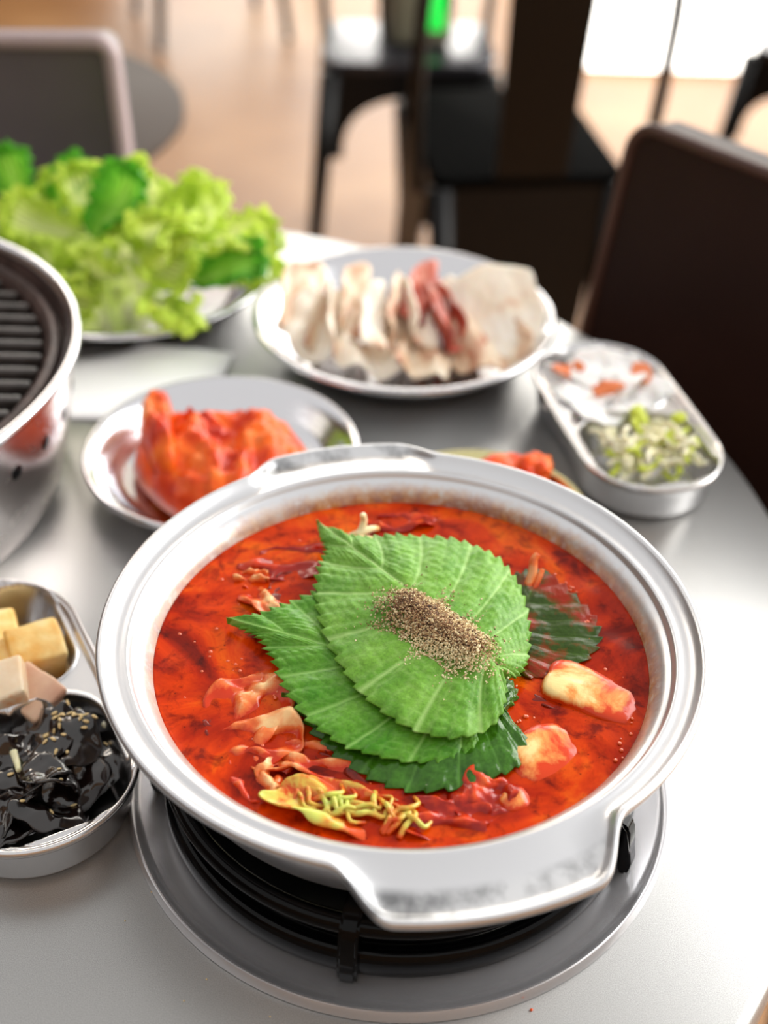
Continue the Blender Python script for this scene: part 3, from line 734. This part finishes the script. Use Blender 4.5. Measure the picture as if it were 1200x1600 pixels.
for k, (x, y, z, L, Wd, mm, ro, lab) in enumerate(ms):
    tag(link('meat_slice', slice_mesh(L, Wd, k*1.9+2, 2.4 if k != 13 else .8, .006 if k != 13 else .003), M[mm], loc=cm(1.3+(x-.3)*.90, 82.2+(y-81.8)*.9, z*.88), rot=tuple(R_(a) for a in ro), scale=.88), lab, 'meat')

# ------------------------------------------------------------------ marinated meat on the small plate
def slab(outline, zt, seed, n=64, rings=16, base=.6, lump=.5):
    P = spline([(p[0], p[1], 0) for p in outline], n, True); c = sum((p for p in P), Vector())/n
    vs = []
    def prof(s): return (1-s**3.2)**.5
    for i in range(rings+1):
        s = i/rings
        for p in P:
            q = c.lerp(p, s); h = base+(zt-base)*prof(s)*(1+lump*.35*nz(q.x*.45, q.y*.45, seed)+lump*.22*nz(q.x*1.2, q.y*1.2, seed+2)+lump*.10*nz(q.x*3, q.y*3, seed))
            vs.append(cm(q.x, q.y, h))
    for i in range(1, 5):
        s = 1-i/4*.5
        for p in P: q = c.lerp(p, s); vs.append(cm(q.x, q.y, base-.25*sin(pi/2*i/4)))
    rr = rings+5; fs = []
    for i in range(rr-1):
        for k in range(n): fs.append((i*n+k, (i+1)*n+k, (i+1)*n+(k+1) % n, i*n+(k+1) % n))
    fs.append(tuple(range((rr-1)*n, rr*n))); 
    me = mesh(vs, fs); bm = bmesh.new(); bm.from_mesh(me); bmesh.ops.remove_doubles(bm, verts=bm.verts, dist=1e-6)
    bmesh.ops.recalc_face_normals(bm, faces=bm.faces); bm.to_mesh(me); bm.free(); return me
tag(link('marinated_meat', slab([(-15.9, 67.9), (-16.1, 64.4), (-14.4, 61.2), (-11.6, 58.6), (-9.6, 58.4), (-7.4, 60.5), (-5.2, 63.6), (-5.0, 66.2), (-6.6, 68.3), (-8.8, 69.4), (-11.0, 68.6), (-13.0, 67.6), (-14.8, 69.0)], 3.7, 4, 96, 26, .95, 1.0), M['marinade']), 'lump of red-orange marinated meat on the smaller steel plate', 'meat')
tag(link('marinated_meat', slab([(-15.9, 68.4), (-15.6, 65.0), (-13.9, 61.4), (-12.7, 61.6), (-13.3, 65.0), (-14.0, 68.3), (-14.8, 69.3)], 5.0, 7, 64, 18, 2.2, .8), M['marinade']), 'bright orange fold of marinated meat along the left of the lump', 'meat')
# kimchi on rear plate
for k, (x, y, z, s, ro, mm, lab) in enumerate([
    (7.2, 62.9, 2.3, (.036, .022, .016), .2, 'kimchi', 'orange kimchi clump in front of the rear plate rim'),
    (9.0, 62.5, 2.5, (.024, .020, .018), 1.2, 'kimchi', 'orange kimchi clump at the right end of the rear plate'),
    (5.0, 62.4, 2.1, (.032, .020, .012), -.4, 'kimchi', 'orange kimchi clump behind the pot rim'),
    (6.0, 60.3, 2.0, (.040, .030, .014), .1, 'kimchi', 'kimchi clump hidden low behind the pot')]):
    tag(link('kimchi_clump', chunk(*s, k*3+2, .45, 4, .8), M[mm], loc=cm(x+.2, y+.2, z+.35), rot=(0, 0, ro)), lab, 'kimchi')
tag(link('red_sauce', slab([(9.3, 63.0), (11.2, 61.7), (12.4, 59.6), (12.3, 57.9), (10.6, 57.4), (8.0, 58.5), (7.9, 61.5)], 2.15, 3, 64, 12, 1.6, .4), M['redsauce']), 'dark red sauce pooled at the right end of the kimchi plate', 'sauce', kind='stuff')

# ------------------------------------------------------------------ twin compartment dishes
def twin_dish(name, c, ax, L, Wd, h, label):
    """c cm, ax = angle of the long axis"""
    t = thing(name, label, 'dish', (c[0]/100, c[1]/100, T), ax)
    hl, hw = L/2, Wd/2; cr = hw*.99
    def sd(x, y, cx, hx, hy, r):
        qx = abs(x-cx)-hx+r; qy = abs(y)-hy+r
        return min(max(qx, qy), 0)+sqrt(max(qx, 0)**2+max(qy, 0)**2)-r
    na, nr = 280, 92; vs = []
    gap = .0035; cl = (hl-.0065-gap)/2
    for i in range(na):
        a = 2*pi*i/na
        dx, dy = cos(a), sin(a)
        lo, hi = 0, hl*1.2
        for _ in range(30):
            md = (lo+hi)/2
            if sd(dx*md, dy*md, 0, hl, hw, cr) < 0: lo = md
            else: hi = md
        rb = lo
        for j in range(nr):
            s = (j/(nr-1))**.85; x, y = dx*rb*s, dy*rb*s
            if abs(x) < 1e-4: x = 0
            e = -sd(x, y, 0, hl, hw, cr)           # distance inside outer boundary
            d1 = -sd(x, y, gap+cl, cl, hw-.0062, min(cl, hw)*.55); d2 = -sd(x, y, -gap-cl, cl, hw-.0062, min(cl, hw)*.55)
            dd = max(d1, d2)
            z = h-.0012-.0022*sstep(.0012, .0035, e)
            z += .0010*exp(-((dd+.0006)/.0009)**2)
            z -= (h-.0075)*(1-(1-sstep(-.0002, .0085, dd)**.8)) if dd > 0 else 0
            vs.append((x, y, z))
        for (o_, zz) in ((.0006, h-.0002), (.0016, h), (.0026, h-.0006), (.0030, h-.0020), (.0024, h-.0036), (.0004, h-.0044), (-.0015, h-.008), (-.004, .006), (-.0065, .0015), (-.010, .0003), (-.02, .0002)):
            vs.append((dx*(rb+o_), dy*(rb+o_), zz))
    n2 = nr+11; fs = grid_faces(na, n2, True)
    me = mesh(vs, fs); bm = bmesh.new(); bm.from_mesh(me); bmesh.ops.remove_doubles(bm, verts=bm.verts, dist=1e-7)
    loops = [e for e in bm.edges if e.is_boundary]
    if loops: bmesh.ops.holes_fill(bm, edges=loops)
    bmesh.ops.recalc_face_normals(bm, faces=bm.faces); bm.to_mesh(me); bm.free()
    me.polygons.foreach_set('use_smooth', [True]*len(me.polygons))
    link('dish_body', me, M['dish_steel'], t); return t
axL = atan2(-.88, .48); axR = atan2(-.975, .224)
twin_dish('twin_dish', (-18.1, 41.9), axL, .186, .094, .031, 'steel two-part dish with golden cubes and black mushrooms, left of the pot')
twin_dish('twin_dish', (15.75, 69.75), axR, .178, .090, .031, 'steel two-part dish with pickles and bean sprouts, far right on the table')
def dl(c, ax, lx, ly, z): # local dish coords (cm) to world
    return cm(c[0]+lx*cos(ax)-ly*sin(ax), c[1]+lx*sin(ax)+ly*cos(ax), z)
CL = (-18.1, 41.9)
def cube_piece(sx, sy, sz, seed, lump):
    bm = bmesh.new(); box_bm(bm, (0, 0, 0), (sx, sy, sz), 0, .0022, 3)
    bmesh.ops.subdivide_edges(bm, edges=bm.edges[:], cuts=2, use_grid_fill=True)
    for v in bm.verts: v.co += Vector((nz(v.co.x*60+seed, v.co.y*60, v.co.z*60), nz(v.co.x*60, v.co.y*60+seed, 3), nz(v.co.z*60, seed, v.co.x*60)))*lump
    return bm_mesh(bm)
for (x, y, z, s, ro, mm, lab) in [
    (-17.75, 45.9, 2.4, (.024, .021, .020), (.25, .1, .5), 'tofu_fried', 'golden fried tofu cube at the back of the left dish'),
    (-17.1, 43.1, 2.1, (.026, .020, .016), (.3, .12, -.6), 'tofu_pink', 'pinkish tan cube nearest the pot in the left dish'),
    (-18.6, 42.8, 2.6, (.024, .022, .018), (.1, -.2, .35), 'tofu', 'pale cube with orange specks in front in the left dish'),
    (-19.5, 45.0, 2.2, (.022, .020, .018), (.1, .2, .1), 'tofu_fried', 'golden tofu cube at the picture edge behind the pale one'),
    (-20.7, 43.3, 2.0, (.024, .022, .016), (0, .1, .9), 'tofu', 'pale cube at the outer left end of the dish'),
    (-20.4, 47.3, 1.9, (.024, .022, .018), (0, .1, .4), 'tofu_fried', 'golden tofu cube furthest back in the left dish'),
    (-18.2, 44.4, 1.4, (.022, .020, .014), (0, 0, .2), 'tofu', 'pale cube low between the golden and the pinkish one')]:
    tag(link('tofu_cube', cube_piece(*[q*1.15 for q in s], x, .0016), M[mm], loc=cm(x, y, z), rot=ro), lab, 'tofu')
# wood ear mushrooms
rw = random.Random(5)
earpos = [(1.8, .6, 2.3), (3.0, 2.2, 2.4), (2.4, -1.8, 2.2), (4.2, .2, 2.6), (5.2, 1.8, 2.3), (5.0, -1.6, 2.2), (6.4, .4, 2.1), (3.6, -.4, 3.0), (2.6, 1.2, 3.0), (4.9, 1.0, 2.9), (6.0, -1.4, 1.9), (1.8, 2.2, 2.1), (4.0, 2.9, 2.2), (3.4, 1.9, 2.9)]
for k, (a, b_, z) in enumerate(earpos):
    me = crumple(rw.uniform(.032, .044), rw.uniform(.026, .036), .0065, k*3.7+.5, .0014, 40, 30, curl=rw.uniform(.5, 1.3), ragged=.35, freq=.7)
    tag(link('wood_ear', me, M['ear'], loc=dl(CL, axL, a, b_, z-.25), rot=(rw.uniform(-.5, .5), rw.uniform(-.5, .5), rw.uniform(0, 6.3))), 'glossy black wood ear mushroom in the front half of the left dish', 'mushroom', 'wood ear mushrooms in the left dish')
deps = None
def sesame_mesh():
    bm = bmesh.new(); bmesh.ops.create_icosphere(bm, subdivisions=2, radius=1)
    for v in bm.verts: f = 1-.35*(v.co.x+1)/2; v.co = Vector((v.co.x*.0017, v.co.y*.0010*f, v.co.z*.0005))
    return bm_mesh(bm)
SES = sesame_mesh(); SES.materials.append(M['sesame'])
bpy.context.view_layer.update()
from mathutils.bvhtree import BVHTree
def top_of(names):
    vs, fs = [], []
    for o in bpy.data.objects:
        if o.type == 'MESH' and o.name.split('.')[0] in names:
            k = len(vs); vs += [o.matrix_world @ v.co for v in o.data.vertices]; fs += [tuple(k+i for i in p.vertices) for p in o.data.polygons]
    return BVHTree.FromPolygons(vs, fs)
bv = top_of(('wood_ear',))
seedspots = [(-15.2, 41.3)]*7+[(-14.2, 40.6)]*6+[(-13.5, 40.4)]*2+[(-15.6, 40.2)]*3
for k in range(34):
    if k < len(seedspots): x, y = seedspots[k]; x += rw.uniform(-.45, .45); y += rw.uniform(-.45, .45)
    else:
        P = dl(CL, axL, rw.uniform(1.2, 7.2), rw.uniform(-3, 3.2), 0); x, y = P.x*100, P.y*100
    hit, nn, _, _ = bv.ray_cast(Vector((x/100, y/100, T+.08)), Vector((0, 0, -1)))
    if hit is None or hit.z < T+.010: continue
    o = link('sesame_seed', SES, loc=hit+Vector((0, 0, .0006)))
    if nn.z < 0: nn = -nn
    o.rotation_euler = (nn.to_track_quat('Z', 'Y').to_matrix() @ Matrix.Rotation(rw.uniform(0, 6), 3, 'Z')).to_euler()
    tag(o, 'pale sesame seed scattered on the black mushrooms', 'seed', 'sesame seeds on the black mushrooms')
for k, (pts, lab) in enumerate([
    ([(-13.3, 41.3), (-12.8, 40.9), (-12.5, 40.4)], 'short pale scallion piece on the black mushrooms near the pot'),
    ([(-17.0, 38.9), (-16.7, 38.3), (-16.4, 37.6)], 'pale scallion strip on the mushrooms at the picture edge')]):
    pp = []
    for x, y in pts:
        hit, nn, _, _ = bv.ray_cast(Vector((x/100, y/100, T+.08)), Vector((0, 0, -1))); pp.append((x, y, (max(hit.z-T, .02)*100 if hit else 2.6)+.25))
    mz = max(p[2] for p in pp)
    shred([(x, y, max(z, mz-.5)) for x, y, z in pp], .0019, 'scallion_piece', lab, 'bean', 'scallion')

# right dish contents
CR = (15.75, 69.75)
disc = [(-4.6, 2.4, 2.5, 'radish_w'), (-1.6, 2.2, 2.5, 'radish_w'), (-3.2, .4, 3.3, 'radish_w'), (-5.2, .6, 3.0, 'radish_w'), (-1.5, -.9, 2.7, 'radish_w'), (-6.6, -1.2, 2.2, 'radish_w'), (-4.6, 0, 2.6, 'radish_w'), (-5.6, 1.2, 2.4, 'radish_w'), (-3.4, 1.4, 2.7, 'radish_w'), (-3.0, -1.2, 2.7, 'radish_w'), (-5.4, -1.4, 2.3, 'radish_w'), (-2.0, .3, 2.6, 'radish_w'), (-4.2, -.3, 3.1, 'radish_w'), (-2.2, -2.0, 2.2, 'radish_w'), (-6.4, .2, 2.2, 'radish_w')]
for k, (a, b_, z, mm) in enumerate(disc):
    me = slice_mesh(.052, .036, k+5.5, 1.4, .004, .0018)
    tag(link('pickled_radish', me, M[mm], loc=dl(CR, axR, a, b_, z-.2), rot=(rnd.uniform(-.3, .3), rnd.uniform(-.3, .3), rnd.uniform(0, 3))), 'white pickled radish slice in the far half of the right dish', 'pickle', 'white radish slices in the right dish')
for k, (a, b_, z, rz, s, lab) in enumerate([
    (-5.2, -2.1, 3.0, .2, (.022, .012), 'orange carrot slice at the far left of the radish'),
    (-3.6, 2.6, 3.1, 1.3, (.022, .014), 'orange-red carrot slice at the right of the radish'),
    (-2.0, -.4, 3.2, .4, (.024, .008), 'thin orange carrot strip at the near side of the radish')]):
    tag(link('pickled_carrot', slice_mesh(*s, k+30, 1.2, .002, .0018), M['carrot'], loc=dl(CR, axR, a, b_, z+.45), rot=(.15, .1, rz)), lab, 'pickle')
rb_ = random.Random(11)
for k in range(110):
    lx = rb_.uniform(1.8, 6.4); ly = rb_.uniform(-2.7, 2.9); a = rb_.uniform(0, 6.3); z = 1.8+2.1*rb_.random()*(1-((lx-4.2)/4)**2)
    ln_ = rb_.uniform(1.0, 1.7); p0 = dl(CR, axR, lx, ly, z); lim = lambda q: q
    pts = [p0+Vector((cos(a+s*.5)*s*ln_, sin(a+s*.5)*s*ln_, rb_.uniform(-.25, .3)))/100 for s in (-.6, -.2, .2, .6)]
    cx, cy = dl(CR, axR, 4.1, 0, 0).xy
    pts = [Vector((cx+(p.x-cx)*.9, cy+(p.y-cy)*.9, max(p.z, T+.012))) for p in pts]
    hd = k % 6 == 0
    o = tag(link('bean_sprout', tube_mesh(spline(pts, 10), .0020 if not hd else .0024, 7, lambda q: 1-.4*q), M['bean_y' if hd else 'bean']),
        'yellow-green sprout piece in the near half of the right dish' if hd else 'pale bean sprout in the near half of the right dish', 'bean sprout',
        'yellow-green sprout pieces in the right dish' if hd else 'pale bean sprouts in the right dish')
for (lx, ly, z, lab) in ((1.2, .6, 3.5, 'yellow-green sprout head sticking up by the dish divider'), (2.0, 3.0, 3.6, 'yellow-green sprout head at the right rim of the right dish'), (4.5, 2.9, 3.3, 'yellow-green sprout head low at the near right corner of the dish')):
    tag(link('sprout_head', chunk(.010, .017, .008, lx, .2, 3, .8), M['bean_y'], loc=dl(CR, axR, lx, ly, z-.3), rot=(.5, .2, ly)), lab, 'bean sprout')

# ------------------------------------------------------------------ napkin
def napkin():
    pts = [(-23.0, 71.4), (-17.6, 71.2), (-12.0, 77.4), (-11.5, 80.7), (-18.6, 82.0), (-19.6, 80.6), (-23.6, 79.0)]
    bm = bmesh.new(); f = bm.faces.new([bm.verts.new((x/100, y/100, T+.0009)) for x, y in pts])
    bmesh.ops.triangulate(bm, faces=[f]); bmesh.ops.subdivide_edges(bm, edges=bm.edges[:], cuts=6, use_grid_fill=True)
    for v in bm.verts: v.co.z += .0010*(1+nz(v.co.x*30, v.co.y*30, 2))
    bmesh.ops.solidify(bm, geom=bm.faces[:], thickness=.0008)
    return bm_mesh(bm)
tag(link('paper_napkin', napkin(), M['paper']), 'white folded paper napkin between the grill and the lettuce plate', 'napkin')

# ------------------------------------------------------------------ tabletop grill
GC = (-.375, .63); GR = .190
t = thing('tabletop_grill', 'round tabletop barbecue grill with steel housing at the left edge', 'grill', (*GC, T))
hz = [(.150, .0005), (.166, .0005), (.168, .004), (.176, .035), (.181, .060), (.1835, .080), (.1845, .0915)]
hous = lathe(hz+[(.1825, .0915), (.1815, .08), (.174, .035), (.166, .006), (.150, .004)], 144)
link('housing', hous, M['grill_steel'], t)
link('rim', lathe([(.182, .092), (.184, .0915), (.1885, .0925), (.1905, .0945), (.1905, .0975), (.1885, .0995), (.186, .0995), (.1835, .097), (.182, .095)], 160), M['steel'], t)
link('cast_iron_tray', lathe([(0, .076), (.160, .076), (.166, .078), (.1675, .083), (.169, .0885), (.172, .0905), (.1755, .089), (.177, .082), (.1805, .081), (.1832, .0915), (.1815, .0935), (.1795, .0835), (.176, .0765), (.15, .070), (0, .070)], 144), M['grillrim'], t)
for k in range(20):
    y = -.1525+.016*k; hx = sqrt(max(.1655**2-y*y, 0))
    if hx < .03: continue
    bm = bmesh.new(); box_bm(bm, (0, 0, 0), (2*hx, .0072, .011), 0, .0024, 2)
    link('grill_ridge', bm_mesh(bm, True, 40), M['iron'], t, loc=(0, y, .0805), rot=(0, 0, 0))
hole = lathe([(0, .0006), (.0042, .0006), (.0048, .0003), (.0048, -.0012), (0, -.0012)], 24)
for k in range(36):
    a = 2*pi*k/36-.03
    r = .1796; z = .063
    n_ = Vector((cos(a), sin(a), -.16)).normalized()
    o = link('vent_hole', hole, M['black'], t, loc=(r*cos(a)+.0015*cos(a), r*sin(a)+.0015*sin(a), z), rot=n_.to_track_quat('Z', 'Y').to_euler())
for k in range(4):
    a = pi/4+k*pi/2-.35
    link('foot', lathe([(0, 0), (.010, 0), (.011, .0005), (0, .0005)], 20), M['black'], t, loc=(.158*cos(a), .158*sin(a), 0))

# crumbs on the table
def crumb(x, y, s, m, lab, grp=None):
    tag(link('crumb', chunk(s, s*.8, s*.6, x, .3, 1, .9), M[m], loc=cm(x, y, .01+s*20), rot=(0, 0, x)), lab, 'crumb', grp)
crumb(6.6, 28.2, .0015, 'kimchi', 'tiny red crumb on the table right of the burner ring')
for (x, y) in [(-8.4, 31.6), (-6.9, 29.2), (-4.1, 27.6), (-9.9, 33.4), (-10.8, 31.9), (-5.9, 27.0), (2.0, 26.6), (-3.1, 26.6), (-7.7, 28.2)]:
    crumb(x, y, .0009, 'sesame', 'tiny pale crumb on the table left of the burner ring', 'pale crumbs by the burner ring')

# ------------------------------------------------------------------ padded chairs
def rounded_panel(wd, ht, th, rad, taper=0.0, n=10, bev=.012):
    """upright panel in XZ, centred on x, base at z=0"""
    out = []
    for cx, cz, a0 in ((wd/2-rad, ht-rad, 0), (-wd/2+rad, ht-rad, 90), (-wd/2+rad*.4, rad*.4, 180), (wd/2-rad*.4, rad*.4, 270)):
        rr = rad if a0 < 180 else rad*.4
        for k in range(n+1):
            a = R_(a0+90*k/n); out.append((cx+rr*cos(a), cz+rr*sin(a)))
    bm = bmesh.new()
    A = [bm.verts.new((x*(1-taper*z/ht), -th/2, z)) for x, z in out]; B = [bm.verts.new((x*(1-taper*z/ht), th/2, z)) for x, z in out]
    bm.faces.new(A); bm.faces.new(B[::-1]); k = len(out)
    for i in range(k): bm.faces.new((A[i], B[i], B[(i+1) % k], A[(i+1) % k]))
    es = [e for e in bm.edges if abs(e.verts[0].co.y-e.verts[1].co.y) < 1e-6]
    bmesh.ops.bevel(bm, geom=es, offset=bev, segments=4, affect='EDGES', profile=.5)
    return bm_mesh(bm, True, 50), out
def padded_chair(loc, rz, label, leather, seam, top, wd=.42, lean=.16, taper=.0, rad=.03, pip=.005):
    """faces -Y locally; origin on the floor under the backrest foot"""
    t = thing('padded_chair', label, 'chair', (*loc, 0), rz)
    ht = top-.47
    me, out = rounded_panel(wd, ht, .034, rad, taper)
    b = link('backrest', me, leather, t, loc=(0, 0, .47), rot=(-lean, 0, 0))
    ed = [(x*(1-taper*z/ht)*.985, -.017, z*.988+.003) for x, z in out]
    link('piping', tube_mesh(ed, pip, 8, closed=True), seam, b)
    link('seat', box_mesh((0, -.195, .44), (wd*1.02, .37, .07), 0, .02, 4), leather, t)
    for sx in (-1, 1):
        for yy, dy in ((-.34, -.005), (-.03, .05)):
            link('leg', tube_mesh([(sx*(wd/2-.03), yy, .41), (sx*(wd/2-.02), yy+dy, .001)], .013, 10), M['metalblk'], t)
    return t
# right: brown chair facing the table
ang = atan2(.66-.98, .47-.205)      # direction of the top edge
padded_chair((.283, .80), ang, 'dark brown leather chair with piped backrest at the right of the table', M['leather'], M['leather_seam'], .885, .40, .10, .10, .022)
padded_chair((-.485, 1.10), R_(3), 'mauve-grey padded chair behind the lettuce plate', M['leather_g'], M['leather_gs'], .885, .50, .07, .06, .016, .008)

# ------------------------------------------------------------------ black metal chairs
def arch_panel(w0, w1, h, arch_w, arch_h, th=.004, n=24):
    """sheet with an arched opening, top width w0, bottom width w1, hanging from z=0 to -h (XZ plane)"""
    bm = bmesh.new(); cols = []
    outer, inner = [], []
    for k in range(n+1):
        a = pi*k/n; x = -cos(a)
        ix = x*arch_w/2; iz = -h+sin(a)**.7*arch_h
        s = abs(x)
        if k == 0 or k == n: oz = -h
        ox = max(-1, min(1, x*1.25))
        oz = 0
        outer.append((ox*w0/2, oz)); inner.append((ix, iz))
    outer = [(-w1/2, -h)]+outer+[(w1/2, -h)]; inner = [(-arch_w/2-.001, -h)]+inner+[(arch_w/2+.001, -h)]
    for y in (-th/2, th/2):
        cols.append(([bm.verts.new((x, y, z)) for x, z in outer], [bm.verts.new((x, y, z)) for x, z in inner]))
    (o1, i1), (o2, i2) = cols; m_ = len(outer)
    for k in range(m_-1):
        bm.faces.new((o1[k], o1[k+1], i1[k+1], i1[k])); bm.faces.new((o2[k+1], o2[k], i2[k], i2[k+1]))
        bm.faces.new((i1[k], i1[k+1], i2[k+1], i2[k])); bm.faces.new((o1[k+1], o1[k], o2[k], o2[k+1]))
    return bm_mesh(bm, False)
def metal_chair(loc, rz, label, W=.36, D=.36, splat=.11, hoop_w=.36, back=.40, dark=False, foot=None):
    t = thing('metal_chair', label, 'chair', (*loc, 0), rz)       # faces -Y
    SH = .45
    sm, _ = rounded_panel(W, D, .018, .05, 0, 8, .006)
    link('seat', sm, M['matteblk' if dark else 'metalgrey'], t, loc=(0, D/2, SH), rot=(pi/2, 0, 0))
    bw = W+.06
    for k, (x, y, r_) in enumerate(((0, -D/2+.006, 0), (0, D/2-.006, pi), (-W/2+.006, 0, -pi/2), (W/2-.006, 0, pi/2))):
        o = link('skirt', arch_panel(W-.02, W+.02, .17, W-.075, .12) if not foot else arch_panel(W-.04, foot, .26, foot*.35, .08), M['metalblk'], t, loc=(x, y, SH-.009), rot=(R_(0), 0, r_))  # with foot, the deep black skirt fills in the shade under the seat
        o.rotation_euler = (R_(-5), 0, r_)
    for sx in (-1, 1):
        for sy in (-1, 1):
            bm = bmesh.new(); tube(bm, [(sx*(W/2-.012), sy*(D/2-.012), SH-.012), (sx*(W/2+.03 if not foot else foot/2+.02), sy*(D/2+.03), .002)], .022, 10, lambda q: 1-.35*q)
            link('leg', bm_mesh(bm), M['metalblk'], t)
    y0 = D/2-.005
    hw = hoop_w/2
    pts = spline([(-hw+.01, y0, SH-.01), (-hw, y0+.018, SH+.15), (-hw+.01, y0+.045, SH+back*.8), (-hw+.07, y0+.055, SH+back), (0, y0+.06, SH+back+.01), (hw-.07, y0+.055, SH+back), (hw-.01, y0+.045, SH+back*.8), (hw, y0+.018, SH+.15), (hw-.01, y0, SH-.01)], 60)
    link('back_hoop', tube_mesh(pts, .011, 10), M['metalblk'], t)
    bm = bmesh.new(); n = 12; va = []
    for k in range(n+1):
        q = k/n; z = SH+.008+q*(back-.005); y = y0+.005+.055*q; wd_ = splat*(.92+.16*q)/2
        va.append([bm.verts.new((-wd_, y-.002, z)), bm.verts.new((wd_, y-.002, z)), bm.verts.new((wd_, y+.002, z)), bm.verts.new((-wd_, y+.002, z))])
    for k in range(n):
        for e in range(4): bm.faces.new((va[k][e], va[k][(e+1) % 4], va[k+1][(e+1) % 4], va[k+1][e]))
    bm.faces.new(va[0][::-1]); bm.faces.new(va[-1])
    link('back_splat', bm_mesh(bm, True, 40), M['metalblk'], t)
    return t
metal_chair((.025, 2.58), R_(2), 'black metal chair facing the table, shiny seat and arched apron', .34, .28, .13)
metal_chair((.190, 2.10), R_(188), 'black metal chair turned away from the table, wide back splat, nearest metal chair', .31, .42, .125, .38, .42, True, .20)
metal_chair((1.0, 2.62), R_(222), 'black metal chair at the far right by the bright window', .40, .38)
metal_chair((-.62, 4.25), R_(20), 'black metal chair furthest back, only its leg in view', .36, .36)
# grey neighbouring round table at the left
t = thing('pedestal_table', 'dark grey round pedestal table behind the mauve-grey chair', 'table', (-.69, 1.87, 0))
M['greytop'] = mat('dark_grey_tabletop', '4c4541', .7, spec=.15)
link('tabletop', lathe([(0, .555), (.36, .555), (.365, .55), (.365, .535), (.36, .53), (0, .53)], 96), M['greytop'], t)
link('pedestal', lathe([(0, .5295), (.035, .5295), (.035, .02), (.2, .012), (.2, .001), (0, .001)], 40), M['metalblk'], t)
# box with the lit green strip standing on the far metal chair
t = thing('appliance_box', 'olive-grey box with a lit green strip on the black metal chair', 'box', (.046, 2.60, .4595), R_(4))
link('case', box_mesh((0, 0, .10), (.13, .12, .198), 0, .02, 4), M['olive'], t)
link('green_strip', box_mesh((.028, -.0615, .10), (.032, .006, .13), 0, .0025), M['greenlit'], t)
link('button', box_mesh((.052, -.0612, .09), (.014, .005, .03), 0, .002), M['black'], t)
# unseen overhead lamp, added for its highlights
t = thing('added_overhead_lamp', 'rectangular warm overhead lamp out of view, added for highlights', 'lamp', (-1.4, 3.5, 2.81))
link('added_lamp_housing', box_mesh((0, 0, -.01), (.64, .34, .016)), M['frame'], t); link('diffuser', box_mesh((0, 0, -.028), (.6, .3, .018)), M['lamp'], t)
